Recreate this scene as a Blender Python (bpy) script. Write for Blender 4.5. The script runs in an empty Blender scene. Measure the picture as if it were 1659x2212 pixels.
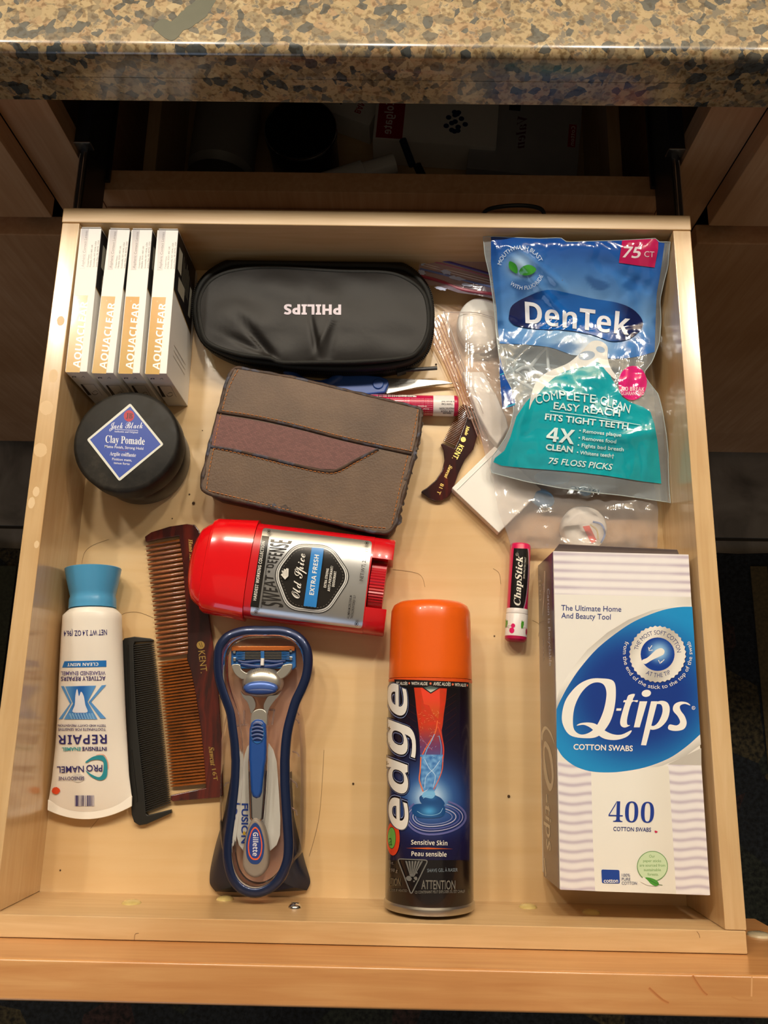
import bpy, bmesh, math, random
from mathutils import Vector, Matrix, Euler, noise
from mathutils.geometry import tessellate_polygon
random.seed(7)
SC = bpy.context.scene
COL = SC.collection
PI = math.pi

# ---------------------------------------------------------------- camera
FPX = 1770.7
CAMLOC = Vector((0.0169054, 0.1181798, 0.5902296))
CAMROT = Euler((0.243673, 0.00744125, 0.0189477), 'XYZ')
cam_d = bpy.data.cameras.new('camera')
cam_d.sensor_fit = 'HORIZONTAL'; cam_d.sensor_width = 36.0
cam_d.lens = FPX / 1659.0 * 36.0
cam_d.clip_start = 0.01; cam_d.clip_end = 20
cam = bpy.data.objects.new('camera', cam_d)
cam.location = CAMLOC; cam.rotation_euler = CAMROT
COL.objects.link(cam); SC.camera = cam

# ---------------------------------------------------------------- world, lights, exposure
SC.view_settings.view_transform = 'Standard'
SC.view_settings.look = 'None'
SC.view_settings.gamma = 1.0
SC.view_settings.use_curve_mapping = False
SC.view_settings.exposure = 0.0
world = bpy.data.worlds.new('world'); SC.world = world; world.use_nodes = True
world.node_tree.nodes['Background'].inputs[0].default_value = (1.0, 0.80, 0.58, 1)
world.node_tree.nodes['Background'].inputs[1].default_value = 0.09

def light(name, kind, loc, energy, color, size=0.1, size_y=None, target=None):
    l = bpy.data.lights.new(name, kind); l.energy = energy; l.color = color
    if kind == 'AREA':
        l.shape = 'RECTANGLE' if size_y else 'SQUARE'; l.size = size
        if size_y: l.size_y = size_y
    else: l.shadow_soft_size = size
    o = bpy.data.objects.new(name, l); o.location = loc
    if target is not None:
        o.rotation_euler = (Vector(target) - Vector(loc)).to_track_quat('-Z', 'Y').to_euler()
    COL.objects.link(o); return o
# the vanity bar above the mirror: a row of globe bulbs
for i in range(5):
    light('vanity_bulb', 'POINT', (-0.72 + 0.36 * i, 0.96, 1.13), 13.4, (1.0, 0.92, 0.80), 0.045)
# soft bounce from the ceiling and daylight from the window behind the viewer on the left
light('ceiling_bounce', 'AREA', (0.1, -0.3, 1.55), 1.5, (1.0, 0.80, 0.56), 1.6, 1.6, (0, 0.3, 0))
light('window_daylight', 'AREA', (-0.7, -1.7, 1.0), 3.4, (0.55, 0.72, 1.0), 0.7, 0.9, (0, 0.3, 0))

# ---------------------------------------------------------------- pixel -> world (image taken as 1659 x 2212)
MROT = CAMROT.to_matrix()
def ray(x, y):
    return MROT @ Vector(((x - 829.5) / FPX, -(y - 1106.0) / FPX, -1.0))
def P(x, y, z=0.0):
    d = ray(x, y); t = (z - CAMLOC.z) / d.z
    return CAMLOC + d * t
def hit_z(z):
    return lambda x, y, h=0.0: P(x, y, z + h)
def hit_plane(pt, n):
    pt = Vector(pt); n = Vector(n).normalized()
    def f(x, y, h=0.0):
        d = ray(x, y); t = (pt + n * h - CAMLOC).dot(n) / d.dot(n)
        return CAMLOC + d * t
    return f
def hit_cyl(A, B, r0, r1=None):
    A = Vector(A); B = Vector(B); ax = (B - A); L = ax.length; ax = ax / L
    r1 = r0 if r1 is None else r1
    def f(x, y, h=0.0):
        d = ray(x, y); r = (r0 + r1) / 2 + h
        for _ in range(3):
            w = CAMLOC - A; dp = d - ax * d.dot(ax); wp = w - ax * w.dot(ax)
            a = dp.dot(dp); b = 2 * dp.dot(wp); c = wp.dot(wp) - r * r
            D = b * b - 4 * a * c
            t = (-b - math.sqrt(max(D, 0.0))) / (2 * a)
            p = CAMLOC + d * t
            if D < 0:
                q = p - A; al = q.dot(ax); p = A + ax * al + (q - ax * al).normalized() * r
            s = min(max((p - A).dot(ax) / L, 0), 1); r = r0 + (r1 - r0) * s + h
        return p
    return f
def clamped(hit, x1=0.2140, y1=0.4608):
    def f(x, y, h=0.0):
        p = hit(x, y, h); p.x = min(p.x, x1); p.y = min(p.y, y1); return p
    return f
def hit_hf(hf, z0=0.02, n=9):
    def f(x, y, h=0.0):
        d = ray(x, y); lo = 0.0; hi = 0.06
        for _ in range(17):
            z = (lo + hi) / 2; p = CAMLOC + d * ((z - CAMLOC.z) / d.z)
            if z > hf(p.x, p.y) + h: hi = z
            else: lo = z
        z = (lo + hi) / 2; p = CAMLOC + d * ((z - CAMLOC.z) / d.z)
        return Vector((p.x, p.y, hf(p.x, p.y) + h))
    return f

# ---------------------------------------------------------------- materials
def lin(c):
    if isinstance(c, str):
        c = tuple(int(c[i:i + 2], 16) / 255 for i in (0, 2, 4))
    return tuple((v / 12.92 if v <= 0.04045 else ((v + 0.055) / 1.055) ** 2.4) for v in c[:3])
def rgba(c): return (*lin(c), 1.0)
class NT:
    def __init__(s, name):
        s.m = bpy.data.materials.new(name); s.m.use_nodes = True
        s.t = s.m.node_tree; s.b = s.t.nodes['Principled BSDF']; s.out = s.t.nodes['Material Output']
    def n(s, typ, **kw):
        nd = s.t.nodes.new(typ)
        for k, v in kw.items():
            if k in nd.inputs.keys() if not isinstance(k, int) else False: nd.inputs[k].default_value = v
            else: setattr(nd, k, v)
        return nd
    def l(s, a, b): s.t.links.new(a, b)
    def ramp(s, stops, interp='LINEAR'):
        r = s.t.nodes.new('ShaderNodeValToRGB'); e = r.color_ramp; e.interpolation = interp
        while len(e.elements) > 1: e.elements.remove(e.elements[-1])
        e.elements[0].position = stops[0][0]; e.elements[0].color = rgba(stops[0][1])
        for p, c in stops[1:]:
            x = e.elements.new(p); x.color = rgba(c)
        return r
    def coords(s, scale=(1, 1, 1), kind='Object', rot=(0, 0, 0), loc=(0, 0, 0)):
        tc = s.t.nodes.new('ShaderNodeTexCoord'); mp = s.t.nodes.new('ShaderNodeMapping')
        mp.inputs['Scale'].default_value = scale; mp.inputs['Rotation'].default_value = rot; mp.inputs['Location'].default_value = loc
        s.l(tc.outputs[kind], mp.inputs[0]); return mp.outputs[0]
    def bump(s, h, strength=0.2, dist=0.001):
        b = s.t.nodes.new('ShaderNodeBump'); b.inputs['Strength'].default_value = strength; b.inputs['Distance'].default_value = dist
        s.l(h, b.inputs['Height']); s.l(b.outputs[0], s.b.inputs['Normal']); return b
def setb(b, **kw):
    for k, v in kw.items():
        b.inputs[{'rough': 'Roughness', 'metal': 'Metallic', 'trans': 'Transmission Weight', 'ior': 'IOR', 'coat': 'Coat Weight',
                  'coatr': 'Coat Roughness', 'spec': 'Specular IOR Level', 'sss': 'Subsurface Weight', 'alpha': 'Alpha', 'aniso': 'Anisotropic'}[k]].default_value = v
def mat(name, color, noise_amt=0.0, nscale=60, bump=0.0, **kw):
    s = NT(name); s.b.inputs['Base Color'].default_value = rgba(color); setb(s.b, **kw)
    nz = s.n('ShaderNodeTexNoise'); nz.inputs['Scale'].default_value = nscale; nz.inputs['Detail'].default_value = 5
    s.l(s.coords(), nz.inputs['Vector'])
    if noise_amt:
        mx = s.n('ShaderNodeMix', data_type='RGBA'); mx.inputs['A'].default_value = rgba(color)
        c = lin(color); mx.inputs['B'].default_value = (*[max(0, v * (1 - noise_amt)) for v in c], 1)
        s.l(nz.outputs[0], mx.inputs['Factor']); s.l(mx.outputs['Result'], s.b.inputs['Base Color'])
    if bump: s.bump(nz.outputs[0], bump, 0.0008)
    return s.m
def wood(name, c0, c1, c2, along='X', rough=0.30, spots=0.0, coat=0.35, sc=1.0):
    s = NT(name); setb(s.b, rough=rough, coat=coat, coatr=0.17)
    k = {'X': (6, 90, 90), 'Y': (90, 6, 90), 'Z': (90, 90, 6)}[along]
    v = s.coords(tuple(q * sc for q in k))
    n1 = s.n('ShaderNodeTexNoise'); n1.inputs['Scale'].default_value = 2.2; n1.inputs['Detail'].default_value = 7; n1.inputs['Distortion'].default_value = 0.6
    s.l(v, n1.inputs['Vector'])
    n2 = s.n('ShaderNodeTexNoise'); n2.inputs['Scale'].default_value = 7; n2.inputs['Detail'].default_value = 3
    s.l(s.coords(), n2.inputs['Vector'])
    r = s.ramp([(0.25, c0), (0.5, c1), (0.75, c2)])
    s.l(n1.outputs[0], r.inputs[0])
    mx = s.n('ShaderNodeMix', data_type='RGBA', blend_type='MULTIPLY'); mx.inputs['Factor'].default_value = 1.0
    r2 = s.ramp([(0.3, (0.90, 0.86, 0.80)), (0.65, (1, 1, 1))]); s.l(n2.outputs[0], r2.inputs[0])
    s.l(r.outputs[0], mx.inputs['A']); s.l(r2.outputs[0], mx.inputs['B'])
    s.l(mx.outputs['Result'], s.b.inputs['Base Color'])
    s.bump(n1.outputs[0], 0.12, 0.0006)
    return s.m
def film(name, tint='FFFFFF', haze=0.12, hazecol='E8E4E0', rough=0.08, gloss=0.12, bscale=60, bstr=0.5, bdist=0.002, ior=1.45):
    """thin clear plastic sheet: transparent, a little milky, glossy"""
    s = NT(name); t = s.t; t.nodes.remove(s.b)
    tr = s.n('ShaderNodeBsdfTransparent'); tr.inputs[0].default_value = rgba(tint)
    df = s.n('ShaderNodeBsdfDiffuse'); df.inputs[0].default_value = rgba(hazecol)
    gl = s.n('ShaderNodeBsdfGlossy'); gl.inputs['Roughness'].default_value = rough; gl.inputs['Color'].default_value = (1, 1, 1, 1)
    nz = s.n('ShaderNodeTexNoise'); nz.inputs['Scale'].default_value = bscale; nz.inputs['Detail'].default_value = 3; nz.inputs['Distortion'].default_value = 1.5
    s.l(s.coords(), nz.inputs['Vector'])
    bp = s.n('ShaderNodeBump'); bp.inputs['Strength'].default_value = bstr; bp.inputs['Distance'].default_value = bdist
    s.l(nz.outputs[0], bp.inputs['Height']); s.l(bp.outputs[0], gl.inputs['Normal'])
    m1 = s.n('ShaderNodeMixShader'); m1.inputs[0].default_value = haze
    s.l(tr.outputs[0], m1.inputs[1]); s.l(df.outputs[0], m1.inputs[2])
    fr = s.n('ShaderNodeFresnel'); fr.inputs[0].default_value = ior
    ad = s.n('ShaderNodeMath', operation='ADD', use_clamp=True); ad.inputs[1].default_value = gloss
    s.l(fr.outputs[0], ad.inputs[0])
    m2 = s.n('ShaderNodeMixShader'); s.l(ad.outputs[0], m2.inputs[0]); s.l(m1.outputs[0], m2.inputs[1]); s.l(gl.outputs[0], m2.inputs[2])
    s.l(m2.outputs[0], s.out.inputs[0]); return s.m
def printmat(name, rough=0.35, metal=0.0, coat=0.0, bump=0.0, bscale=60, spec=0.5):
    s = NT(name); a = s.n('ShaderNodeAttribute', attribute_name='Col')
    s.l(a.outputs['Color'], s.b.inputs['Base Color']); setb(s.b, rough=rough, metal=metal, coat=coat, coatr=0.06, spec=spec)
    if bump:
        nz = s.n('ShaderNodeTexNoise'); nz.inputs['Scale'].default_value = bscale; nz.inputs['Detail'].default_value = 4; nz.inputs['Distortion'].default_value = 1.2
        s.l(s.coords(), nz.inputs['Vector']); s.bump(nz.outputs[0], bump, 0.002)
    return s.m

M = {}
M['maple_x'] = wood('maple_cross_grain', 'D1AC7B', 'D9B788', 'E0C194', 'X', rough=0.36, coat=0.2)
M['maple_y'] = wood('maple_long_grain', 'D1AC7B', 'D9B788', 'E0C194', 'Y', rough=0.22, coat=0.9)
M['maple_floor'] = wood('maple_plywood', 'E2C18F', 'E6C797', 'EACEA1', 'X', rough=0.33, coat=0.3, sc=0.5)
M['amber_x'] = wood('amber_maple', 'C98C55', 'D39A62', 'DCA870', 'X')
M['amber_z'] = wood('amber_maple_upright', 'B98556', 'C39264', 'CC9E70', 'X', rough=0.4)
M['cab'] = wood('cabinet_frame_wood', 'C4946A', 'CE9E74', 'D6AA82', 'Z', rough=0.45)
M['print'] = printmat('printed_ink', 0.38)
M['print_gloss'] = printmat('glossy_printed_film', 0.13, coat=0.5, bump=0.16, bscale=50)
M['print_lac'] = printmat('lacquered_print', 0.22, coat=0.3)
M['print_foil'] = printmat('foil_print', 0.28, metal=0.85)
M['chrome'] = mat('chrome', 'D8D8DA', rough=0.12, metal=1.0)
M['steel'] = mat('brushed_steel', 'C4C2BE', 0.15, 40, rough=0.3, metal=1.0)
M['black_steel'] = mat('black_slide_steel', '363638', rough=0.35, metal=0.6)
M['white'] = mat('white_plastic', 'F0EEE8', rough=0.3)
M['carton'] = mat('white_carton', 'F2EFEA', 0.04, 30, rough=0.42)

# ---------------------------------------------------------------- mesh helpers
class Fr:
    """local frame on the drawer floor: origin, direction e1 along s, e2 = e1 turned left"""
    def __init__(s, o, a):
        s.o = Vector((o[0], o[1], 0)); s.e1 = Vector((math.cos(a), math.sin(a), 0)); s.e2 = Vector((-s.e1.y, s.e1.x, 0)); s.a = a
    def w(s, u, v, z=0.0): return s.o + s.e1 * u + s.e2 * v + Vector((0, 0, z))
    def loc(s, x, y):
        d = Vector((x, y, 0)) - s.o; return d.dot(s.e1), d.dot(s.e2)
    @staticmethod
    def two(A, B):
        return Fr(A, math.atan2(B[1] - A[1], B[0] - A[0]))
ID = Fr((0, 0), 0)
class MB:
    def __init__(s): s.v = []; s.f = []
    def add(s, vs, fs):
        k = len(s.v); s.v += [Vector(v) for v in vs]; s.f += [tuple(i + k for i in f) for f in fs]; return s
    def box(s, x0, x1, y0, y1, z0, z1, fr=ID):
        c = [fr.w(x, y, z) for z in (z0, z1) for y in (y0, y1) for x in (x0, x1)]
        return s.add(c, [(0, 2, 3, 1), (4, 5, 7, 6), (0, 1, 5, 4), (2, 6, 7, 3), (0, 4, 6, 2), (1, 3, 7, 5)])
    def prism(s, poly, z0, z1, fr=ID, zt=None):
        n = len(poly); ar = sum(poly[i][0] * poly[(i + 1) % n][1] - poly[(i + 1) % n][0] * poly[i][1] for i in range(n))
        if ar < 0: poly = poly[::-1]
        lo = [fr.w(p[0], p[1], z0) for p in poly]
        hi = [fr.w(p[0], p[1], (zt(p[0], p[1]) if zt else z1)) for p in poly]
        return s.add(lo + hi, [tuple(range(n - 1, -1, -1)), tuple(range(n, 2 * n))] + [(i, (i + 1) % n, n + (i + 1) % n, n + i) for i in range(n)])
    def rings(s, rings, cap0=True, cap1=True, closed=True):
        n = len(rings[0]); vs = [p for r in rings for p in r]; fs = []
        for k in range(len(rings) - 1):
            for i in range(n if closed else n - 1):
                j = (i + 1) % n; fs.append((k * n + i, k * n + j, (k + 1) * n + j, (k + 1) * n + i))
        if cap0: fs.append(tuple(range(n - 1, -1, -1)))
        if cap1: fs.append(tuple(range((len(rings) - 1) * n, len(rings) * n)))
        return s.add(vs, fs)
    def lathe(s, prof, A, ax, n=48, cap0=True, cap1=True, rib=0, ribn=0):
        ax = Vector(ax).normalized(); A = Vector(A)
        u = ax.orthogonal().normalized(); v = ax.cross(u)
        R = []
        for r, z in prof:
            R.append([A + ax * z + (u * math.cos(2 * PI * i / n) + v * math.sin(2 * PI * i / n)) * (r + (rib if ribn and (i * ribn * 2 // n) % 2 else 0)) for i in range(n)])
        return s.rings(R, cap0, cap1)
    def tube(s, pts, r, n=8, closed=False, flat=1.0, caps=True):
        pts = [Vector(p) for p in pts]; m = len(pts); R = []
        for i, p in enumerate(pts):
            a = pts[(i - 1) % m] if (closed or i > 0) else p; b = pts[(i + 1) % m] if (closed or i < m - 1) else p
            t = (b - a).normalized(); up = Vector((0, 0, 1))
            if abs(t.z) > 0.95: up = Vector((1, 0, 0))
            u = t.cross(up).normalized(); w = u.cross(t)
            rr = r(i / max(1, m - 1)) if callable(r) else r
            R.append([p + (u * math.cos(2 * PI * k / n) + w * (math.sin(2 * PI * k / n) * flat)) * rr for k in range(n)])
        if closed: R.append(R[0])
        return s.rings(R, caps and not closed, caps and not closed)
    def grid(s, fn, nu, nv):
        vs = [fn(i / nu, j / nv) for j in range(nv + 1) for i in range(nu + 1)]
        return s.add(vs, [(j * (nu + 1) + i, j * (nu + 1) + i + 1, (j + 1) * (nu + 1) + i + 1, (j + 1) * (nu + 1) + i) for j in range(nv) for i in range(nu)])
    def build(s, name, m, parent=None, bevel=0.0, seg=2, smooth=True, angle=35, thick=0.0, merge=False, subd=0, recalc=True):
        me = bpy.data.meshes.new(name); off = parent_off(parent)
        me.from_pydata([v - off for v in s.v], [], s.f); me.update()
        bm = bmesh.new(); bm.from_mesh(me)
        if merge: bmesh.ops.remove_doubles(bm, verts=bm.verts, dist=1e-6)
        if recalc: bmesh.ops.recalc_face_normals(bm, faces=bm.faces)
        if bevel:
            ed = [e for e in bm.edges if len(e.link_faces) == 2 and e.calc_face_angle(0) > math.radians(angle)]
            bmesh.ops.bevel(bm, geom=ed, offset=bevel, segments=seg, profile=0.5, affect='EDGES', clamp_overlap=True)
        bm.to_mesh(me); bm.free()
        o = bpy.data.objects.new(name, me); me.materials.append(m)
        if smooth:
            me.polygons.foreach_set('use_smooth', [True] * len(me.polygons))
            me.set_sharp_from_angle(angle=math.radians(angle))
        if bevel and smooth:
            wn = o.modifiers.new('weighted_normals', 'WEIGHTED_NORMAL'); wn.keep_sharp = True; wn.weight = 80
        if thick:
            md = o.modifiers.new('thickness', 'SOLIDIFY'); md.thickness = thick; md.offset = 0
        if subd:
            md = o.modifiers.new('smooth', 'SUBSURF'); md.levels = subd; md.render_levels = subd
        COL.objects.link(o)
        if parent: o.parent = parent
        return o
def parent_off(p):
    v = Vector((0, 0, 0))
    while p is not None: v = v + p.location; p = p.parent
    return v
def thing(name, label, cat, loc, group=None):
    o = bpy.data.objects.new(name, None); COL.objects.link(o); o.location = loc; o.empty_display_size = 0.02
    tag(o, label, cat, group); return o
def tag(o, label=None, cat=None, group=None, kind=None):
    if label: o['label'] = label
    if cat: o['category'] = cat
    if group: o['group'] = group
    if kind: o['kind'] = kind
    return o
def pxs(T, pts):
    return [(T[0] + x / T[2], T[1] + y / T[2]) for x, y in pts]
def spline(pts, n=6, closed=True):
    """Catmull-Rom through 2-D or 3-D points"""
    out = []; m = len(pts); D = len(pts[0])
    for i in range(m if closed else m - 1):
        p = [pts[(i + k - 1) % m] if closed else pts[min(max(i + k - 1, 0), m - 1)] for k in range(4)]
        for k in range(n):
            t = k / n
            out.append(tuple(0.5 * (2 * p[1][d] + (p[2][d] - p[0][d]) * t + (2 * p[0][d] - 5 * p[1][d] + 4 * p[2][d] - p[3][d]) * t * t + (-p[0][d] + 3 * p[1][d] - 3 * p[2][d] + p[3][d]) * t ** 3) for d in range(D)))
    if not closed: out.append(tuple(pts[-1]))
    return out
def resample(pts, n, closed=True):
    q = [Vector((*p, 0)) if len(p) == 2 else Vector(p) for p in pts]
    if closed: q.append(q[0])
    L = [0]
    for a, b in zip(q, q[1:]): L.append(L[-1] + (b - a).length)
    out = []; k = 0; N = n if closed else n - 1
    for i in range(n):
        s = L[-1] * i / N
        while k < len(L) - 2 and L[k + 1] < s: k += 1
        t = (s - L[k]) / max(1e-9, L[k + 1] - L[k]); p = q[k].lerp(q[k + 1], t); out.append(tuple(p[:2]) if len(pts[0]) == 2 else tuple(p))
    return out

# ---------------------------------------------------------------- printing: flat shapes laid on a surface
STY = {'b': (0x1D5D4, 0x1D5EE, 0x1D7EC), 'bi': (0x1D5D4, 0x1D5EE, 0x1D7EC), 'serif': (0x1D400, 0x1D41A, 0x1D7CE), 'serifi': (0x1D400, 0x1D41A, 0x1D7CE), 'script': (0x1D4D0, 0x1D4EA, 0x1D7CE)}
SLANT = {'bi': 0.22, 'i': 0.2, 'serifi': 0.28}
def styled(t, st):
    if st not in STY: return t
    U, L, D = STY[st]; o = ''
    for c in t:
        if 'A' <= c <= 'Z': o += chr(U + ord(c) - 65)
        elif 'a' <= c <= 'z': o += chr(L + ord(c) - 97)
        elif c.isdigit() and D: o += chr(D + ord(c) - 48)
        else: o += c
    return o
_tc = {}
def textmesh(t, st='', sp=1.0, bold=0.0):
    key = (t, st, sp, bold)
    if key in _tc: return _tc[key]
    if 'o' not in _tc:
        cu = bpy.data.curves.new('t', 'FONT'); cu.size = 1.0; cu.resolution_u = 3; cu.dimensions = '2D'; cu.fill_mode = 'BOTH'; _tc['o'] = bpy.data.objects.new('t', cu)
    o = _tc['o']; cu = o.data; cu.body = styled(t, st); cu.space_character = sp; cu.offset = bold
    me = o.to_mesh()
    k = SLANT.get(st, 0); vs = [(v.co.x + k * v.co.y, v.co.y) for v in me.vertices]; fs = [tuple(p.vertices) for p in me.polygons]
    o.to_mesh_clear()
    x0 = min([v[0] for v in vs] or [0]); x1 = max([v[0] for v in vs] or [1])
    _tc[key] = (vs, fs, x0, x1); return _tc[key]
def caph(st):
    vs = textmesh('H', st)[0]; return max(v[1] for v in vs)
class Decal:
    def __init__(s, hit, T=(0, 0, 1), step=0, base=0.00008, dl=None, kmax=999):
        s.kmax = kmax; s.hit = hit; s.T = T; s.step = step; s.base = base; s.dl = dl if dl is not None else (0.00003 if step else 0.00001); s.v = []; s.f = []; s.c = []; s.k = 0
    def p(s, x, y): return (s.T[0] + x / s.T[2], s.T[1] + y / s.T[2])
    def _emit(s, v2, fs, col, step=None, layer=None):
        step = s.step if step is None else step
        if step:
            bm = bmesh.new(); bv = [bm.verts.new((x, y, 0)) for x, y in v2]
            for f in fs:
                try: bm.faces.new([bv[i] for i in f])
                except ValueError: pass
            xs = [v[0] for v in v2]; ys = [v[1] for v in v2]
            for ax, lo, hi in ((0, min(xs), max(xs)), (1, min(ys), max(ys))):
                k = math.floor(lo / step) + 1
                while k * step < hi:
                    co = [0, 0, 0]; no = [0, 0, 0]; co[ax] = k * step; no[ax] = 1
                    bmesh.ops.bisect_plane(bm, geom=bm.verts[:] + bm.edges[:] + bm.faces[:], plane_co=co, plane_no=no, dist=1e-5)
                    k += 1
            bm.verts.index_update()
            v2 = [(v.co.x, v.co.y) for v in bm.verts]; fs = [tuple(w.index for w in f.verts) for f in bm.faces]; bm.free()
        h = s.base + s.dl * min(s.kmax, s.k if layer is None else layer); k0 = len(s.v)
        if layer is None: s.k += 1
        cc = lin(col) if not callable(col) else None
        for x, y in v2:
            s.v.append(s.hit(x, y, h)); s.c.append(cc if cc else lin(col(x, y)))
        s.f += [tuple(i + k0 for i in f) for f in fs]
    def poly(s, pts, col, holes=(), step=None, raw=False, layer=None):
        A = [pts] + list(holes)
        if not raw: A = [[s.p(*q) for q in r] for r in A]
        tri = tessellate_polygon([[Vector((x, y, 0)) for x, y in r] for r in A])
        s._emit([q for r in A for q in r], [tuple(t) for t in tri], col, step, layer); return s
    def rect(s, x0, y0, x1, y1, col, **k): return s.poly([(x0, y0), (x1, y0), (x1, y1), (x0, y1)], col, **k)
    def ell_pts(s, cx, cy, rx, ry, a=0, n=36, t0=0, t1=360):
        a = math.radians(a); o = []
        for i in range(n + (1 if t1 - t0 < 360 else 0)):
            t = math.radians(t0 + (t1 - t0) * i / n); x = rx * math.cos(t); y = ry * math.sin(t)
            o.append((cx + x * math.cos(a) - y * math.sin(a), cy + x * math.sin(a) + y * math.cos(a)))
        return o
    def ell(s, cx, cy, rx, ry, col, a=0, n=36, inner=0, **k):
        h = [s.ell_pts(cx, cy, rx * inner, ry * inner, a, n)] if inner else []
        return s.poly(s.ell_pts(cx, cy, rx, ry, a, n), col, h, **k)
    def line(s, pts, w, col, closed=False, **k):
        n = len(pts); L = []; R = []
        for i in range(n):
            a = pts[(i - 1) % n] if (closed or i > 0) else pts[i]; b = pts[(i + 1) % n] if (closed or i < n - 1) else pts[i]
            dx, dy = b[0] - a[0], b[1] - a[1]; q = math.hypot(dx, dy) or 1; nx, ny = -dy / q * w / 2, dx / q * w / 2
            L.append((pts[i][0] + nx, pts[i][1] + ny)); R.append((pts[i][0] - nx, pts[i][1] - ny))
        v = [s.p(*q) for q in L + R]; m = n if closed else n - 1
        s._emit(v, [(i, (i + 1) % n, n + (i + 1) % n, n + i) for i in range(m)], col, k.get('step'), k.get('layer')); return s
    def text(s, t, p0, p1, cap, col, st='b', sp=1.0, bold=0.0, shear=0.0, **k):
        vs, fs, x0, x1 = textmesh(t, st, sp, bold)
        if not vs: return s
        dx, dy = p1[0] - p0[0], p1[1] - p0[1]; L = math.hypot(dx, dy); ux, uy = dy / L, -dx / L; c = cap / caph(st)
        o = []
        for x, y in vs:
            f = (x - x0) / (x1 - x0) + shear * y * c / L
            o.append(s.p(p0[0] + dx * f + ux * y * c, p0[1] + dy * f + uy * y * c))
        s._emit(o, fs, col, k.get('step'), k.get('layer')); return s
    def arc(s, t, cx, cy, r, a0, a1, cap, col, st='b', sp=1.0, squash=1.0, rot=0.0, **k):
        """text on a circle, angles in degrees measured clockwise from the +x axis (image y is down)"""
        vs, fs, x0, x1 = textmesh(t, st, sp); c = cap / caph(st); sg = 1 if a1 > a0 else -1; o = []
        ro = math.radians(rot)
        for x, y in vs:
            a = math.radians(a0 + (a1 - a0) * (x - x0) / (x1 - x0)); R = r + sg * y * c
            X = R * math.cos(a); Y = R * math.sin(a) * squash
            o.append(s.p(cx + X * math.cos(ro) - Y * math.sin(ro), cy + X * math.sin(ro) + Y * math.cos(ro)))
        s._emit(o, fs, col, k.get('step'), k.get('layer')); return s
    def build(s, name, m, parent, label=None):
        me = bpy.data.meshes.new(name); off = parent_off(parent)
        me.from_pydata([v - off for v in s.v], [], s.f); me.update()
        at = me.color_attributes.new('Col', 'FLOAT_COLOR', 'POINT')
        at.data.foreach_set('color', [x for c in s.c for x in (*c, 1.0)])
        bm = bmesh.new(); bm.from_mesh(me)
        fl = [f for f in bm.faces if f.normal.dot(CAMLOC - off - f.calc_center_median()) < 0]
        if fl: bmesh.ops.reverse_faces(bm, faces=fl)
        bm.to_mesh(me); bm.free()
        me.polygons.foreach_set('use_smooth', [bool(s.step)] * len(me.polygons))
        o = bpy.data.objects.new(name, me); me.materials.append(m); COL.objects.link(o); o.parent = parent
        if label: o['label'] = label
        return o
def mix(a, b, t):
    t = min(max(t, 0), 1)
    f = lambda c: tuple(int(c[i:i + 2], 16) / 255 for i in (0, 2, 4)) if isinstance(c, str) else c
    a, b = f(a), f(b); return tuple(a[i] + (b[i] - a[i]) * t for i in range(3))
def ss(a, b, x):
    t = min(max((x - a) / (b - a), 0), 1); return t * t * (3 - 2 * t)

# ================================================================ SETTING
def granite(name):
    s = NT(name); setb(s.b, rough=0.22, coat=0.35, coatr=0.08)
    v = s.coords()
    dn = s.n('ShaderNodeTexNoise'); dn.inputs['Scale'].default_value = 90; dn.inputs['Detail'].default_value = 3; s.l(v, dn.inputs['Vector'])
    mxv = s.n('ShaderNodeMix', data_type='VECTOR'); mxv.inputs['Factor'].default_value = 0.0045
    s.l(v, mxv.inputs['A']); s.l(dn.outputs['Color'], mxv.inputs['B'])
    ad = s.n('ShaderNodeVectorMath', operation='MULTIPLY_ADD'); ad.inputs[1].default_value = (0.006, 0.006, 0.006); s.l(dn.outputs['Color'], ad.inputs[0]); s.l(v, ad.inputs[2])
    vo = s.n('ShaderNodeTexVoronoi'); vo.inputs['Scale'].default_value = 170; s.l(ad.outputs[0], vo.inputs['Vector'])
    sp = s.n('ShaderNodeSeparateColor'); s.l(vo.outputs['Color'], sp.inputs[0])
    r = s.ramp([(0.0, '3A3E3E'), (0.15, '4A4B47'), (0.20, '655A49'), (0.32, '807055'), (0.50, '97835F'), (0.70, 'A58F69'), (0.90, '987B59'), (1.0, 'AC9A76')])
    s.l(sp.outputs[0], r.inputs[0])
    n2 = s.n('ShaderNodeTexNoise'); n2.inputs['Scale'].default_value = 130; n2.inputs['Detail'].default_value = 6; n2.inputs['Roughness'].default_value = 0.65; s.l(v, n2.inputs['Vector'])
    r2 = s.ramp([(0.56, (0, 0, 0)), (0.61, (0.85, 0.85, 0.85))]); s.l(n2.outputs[0], r2.inputs[0])
    mx = s.n('ShaderNodeMix', data_type='RGBA'); s.l(r2.outputs[0], mx.inputs['Factor']); s.l(r.outputs[0], mx.inputs['A']); mx.inputs['B'].default_value = rgba('44484A')
    n3 = s.n('ShaderNodeTexNoise'); n3.inputs['Scale'].default_value = 260; n3.inputs['Detail'].default_value = 2; s.l(v, n3.inputs['Vector'])
    r3 = s.ramp([(0.36, '9A8468'), (0.50, (1, 1, 1))]); s.l(n3.outputs[0], r3.inputs[0])
    m3 = s.n('ShaderNodeMix', data_type='RGBA', blend_type='MULTIPLY'); m3.inputs['Factor'].default_value = 0.75
    s.l(mx.outputs['Result'], m3.inputs['A']); s.l(r3.outputs[0], m3.inputs['B'])
    s.l(m3.outputs['Result'], s.b.inputs['Base Color']); return s.m
M['granite'] = granite('speckled_granite')
M['slate_vein'] = mat('grey_green_vein', '5E6155', 0.18, 120, rough=0.22, coat=0.35, coatr=0.08)
M['toe'] = mat('dark_toe_kick', '3A2A1E', rough=0.7)
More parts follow.
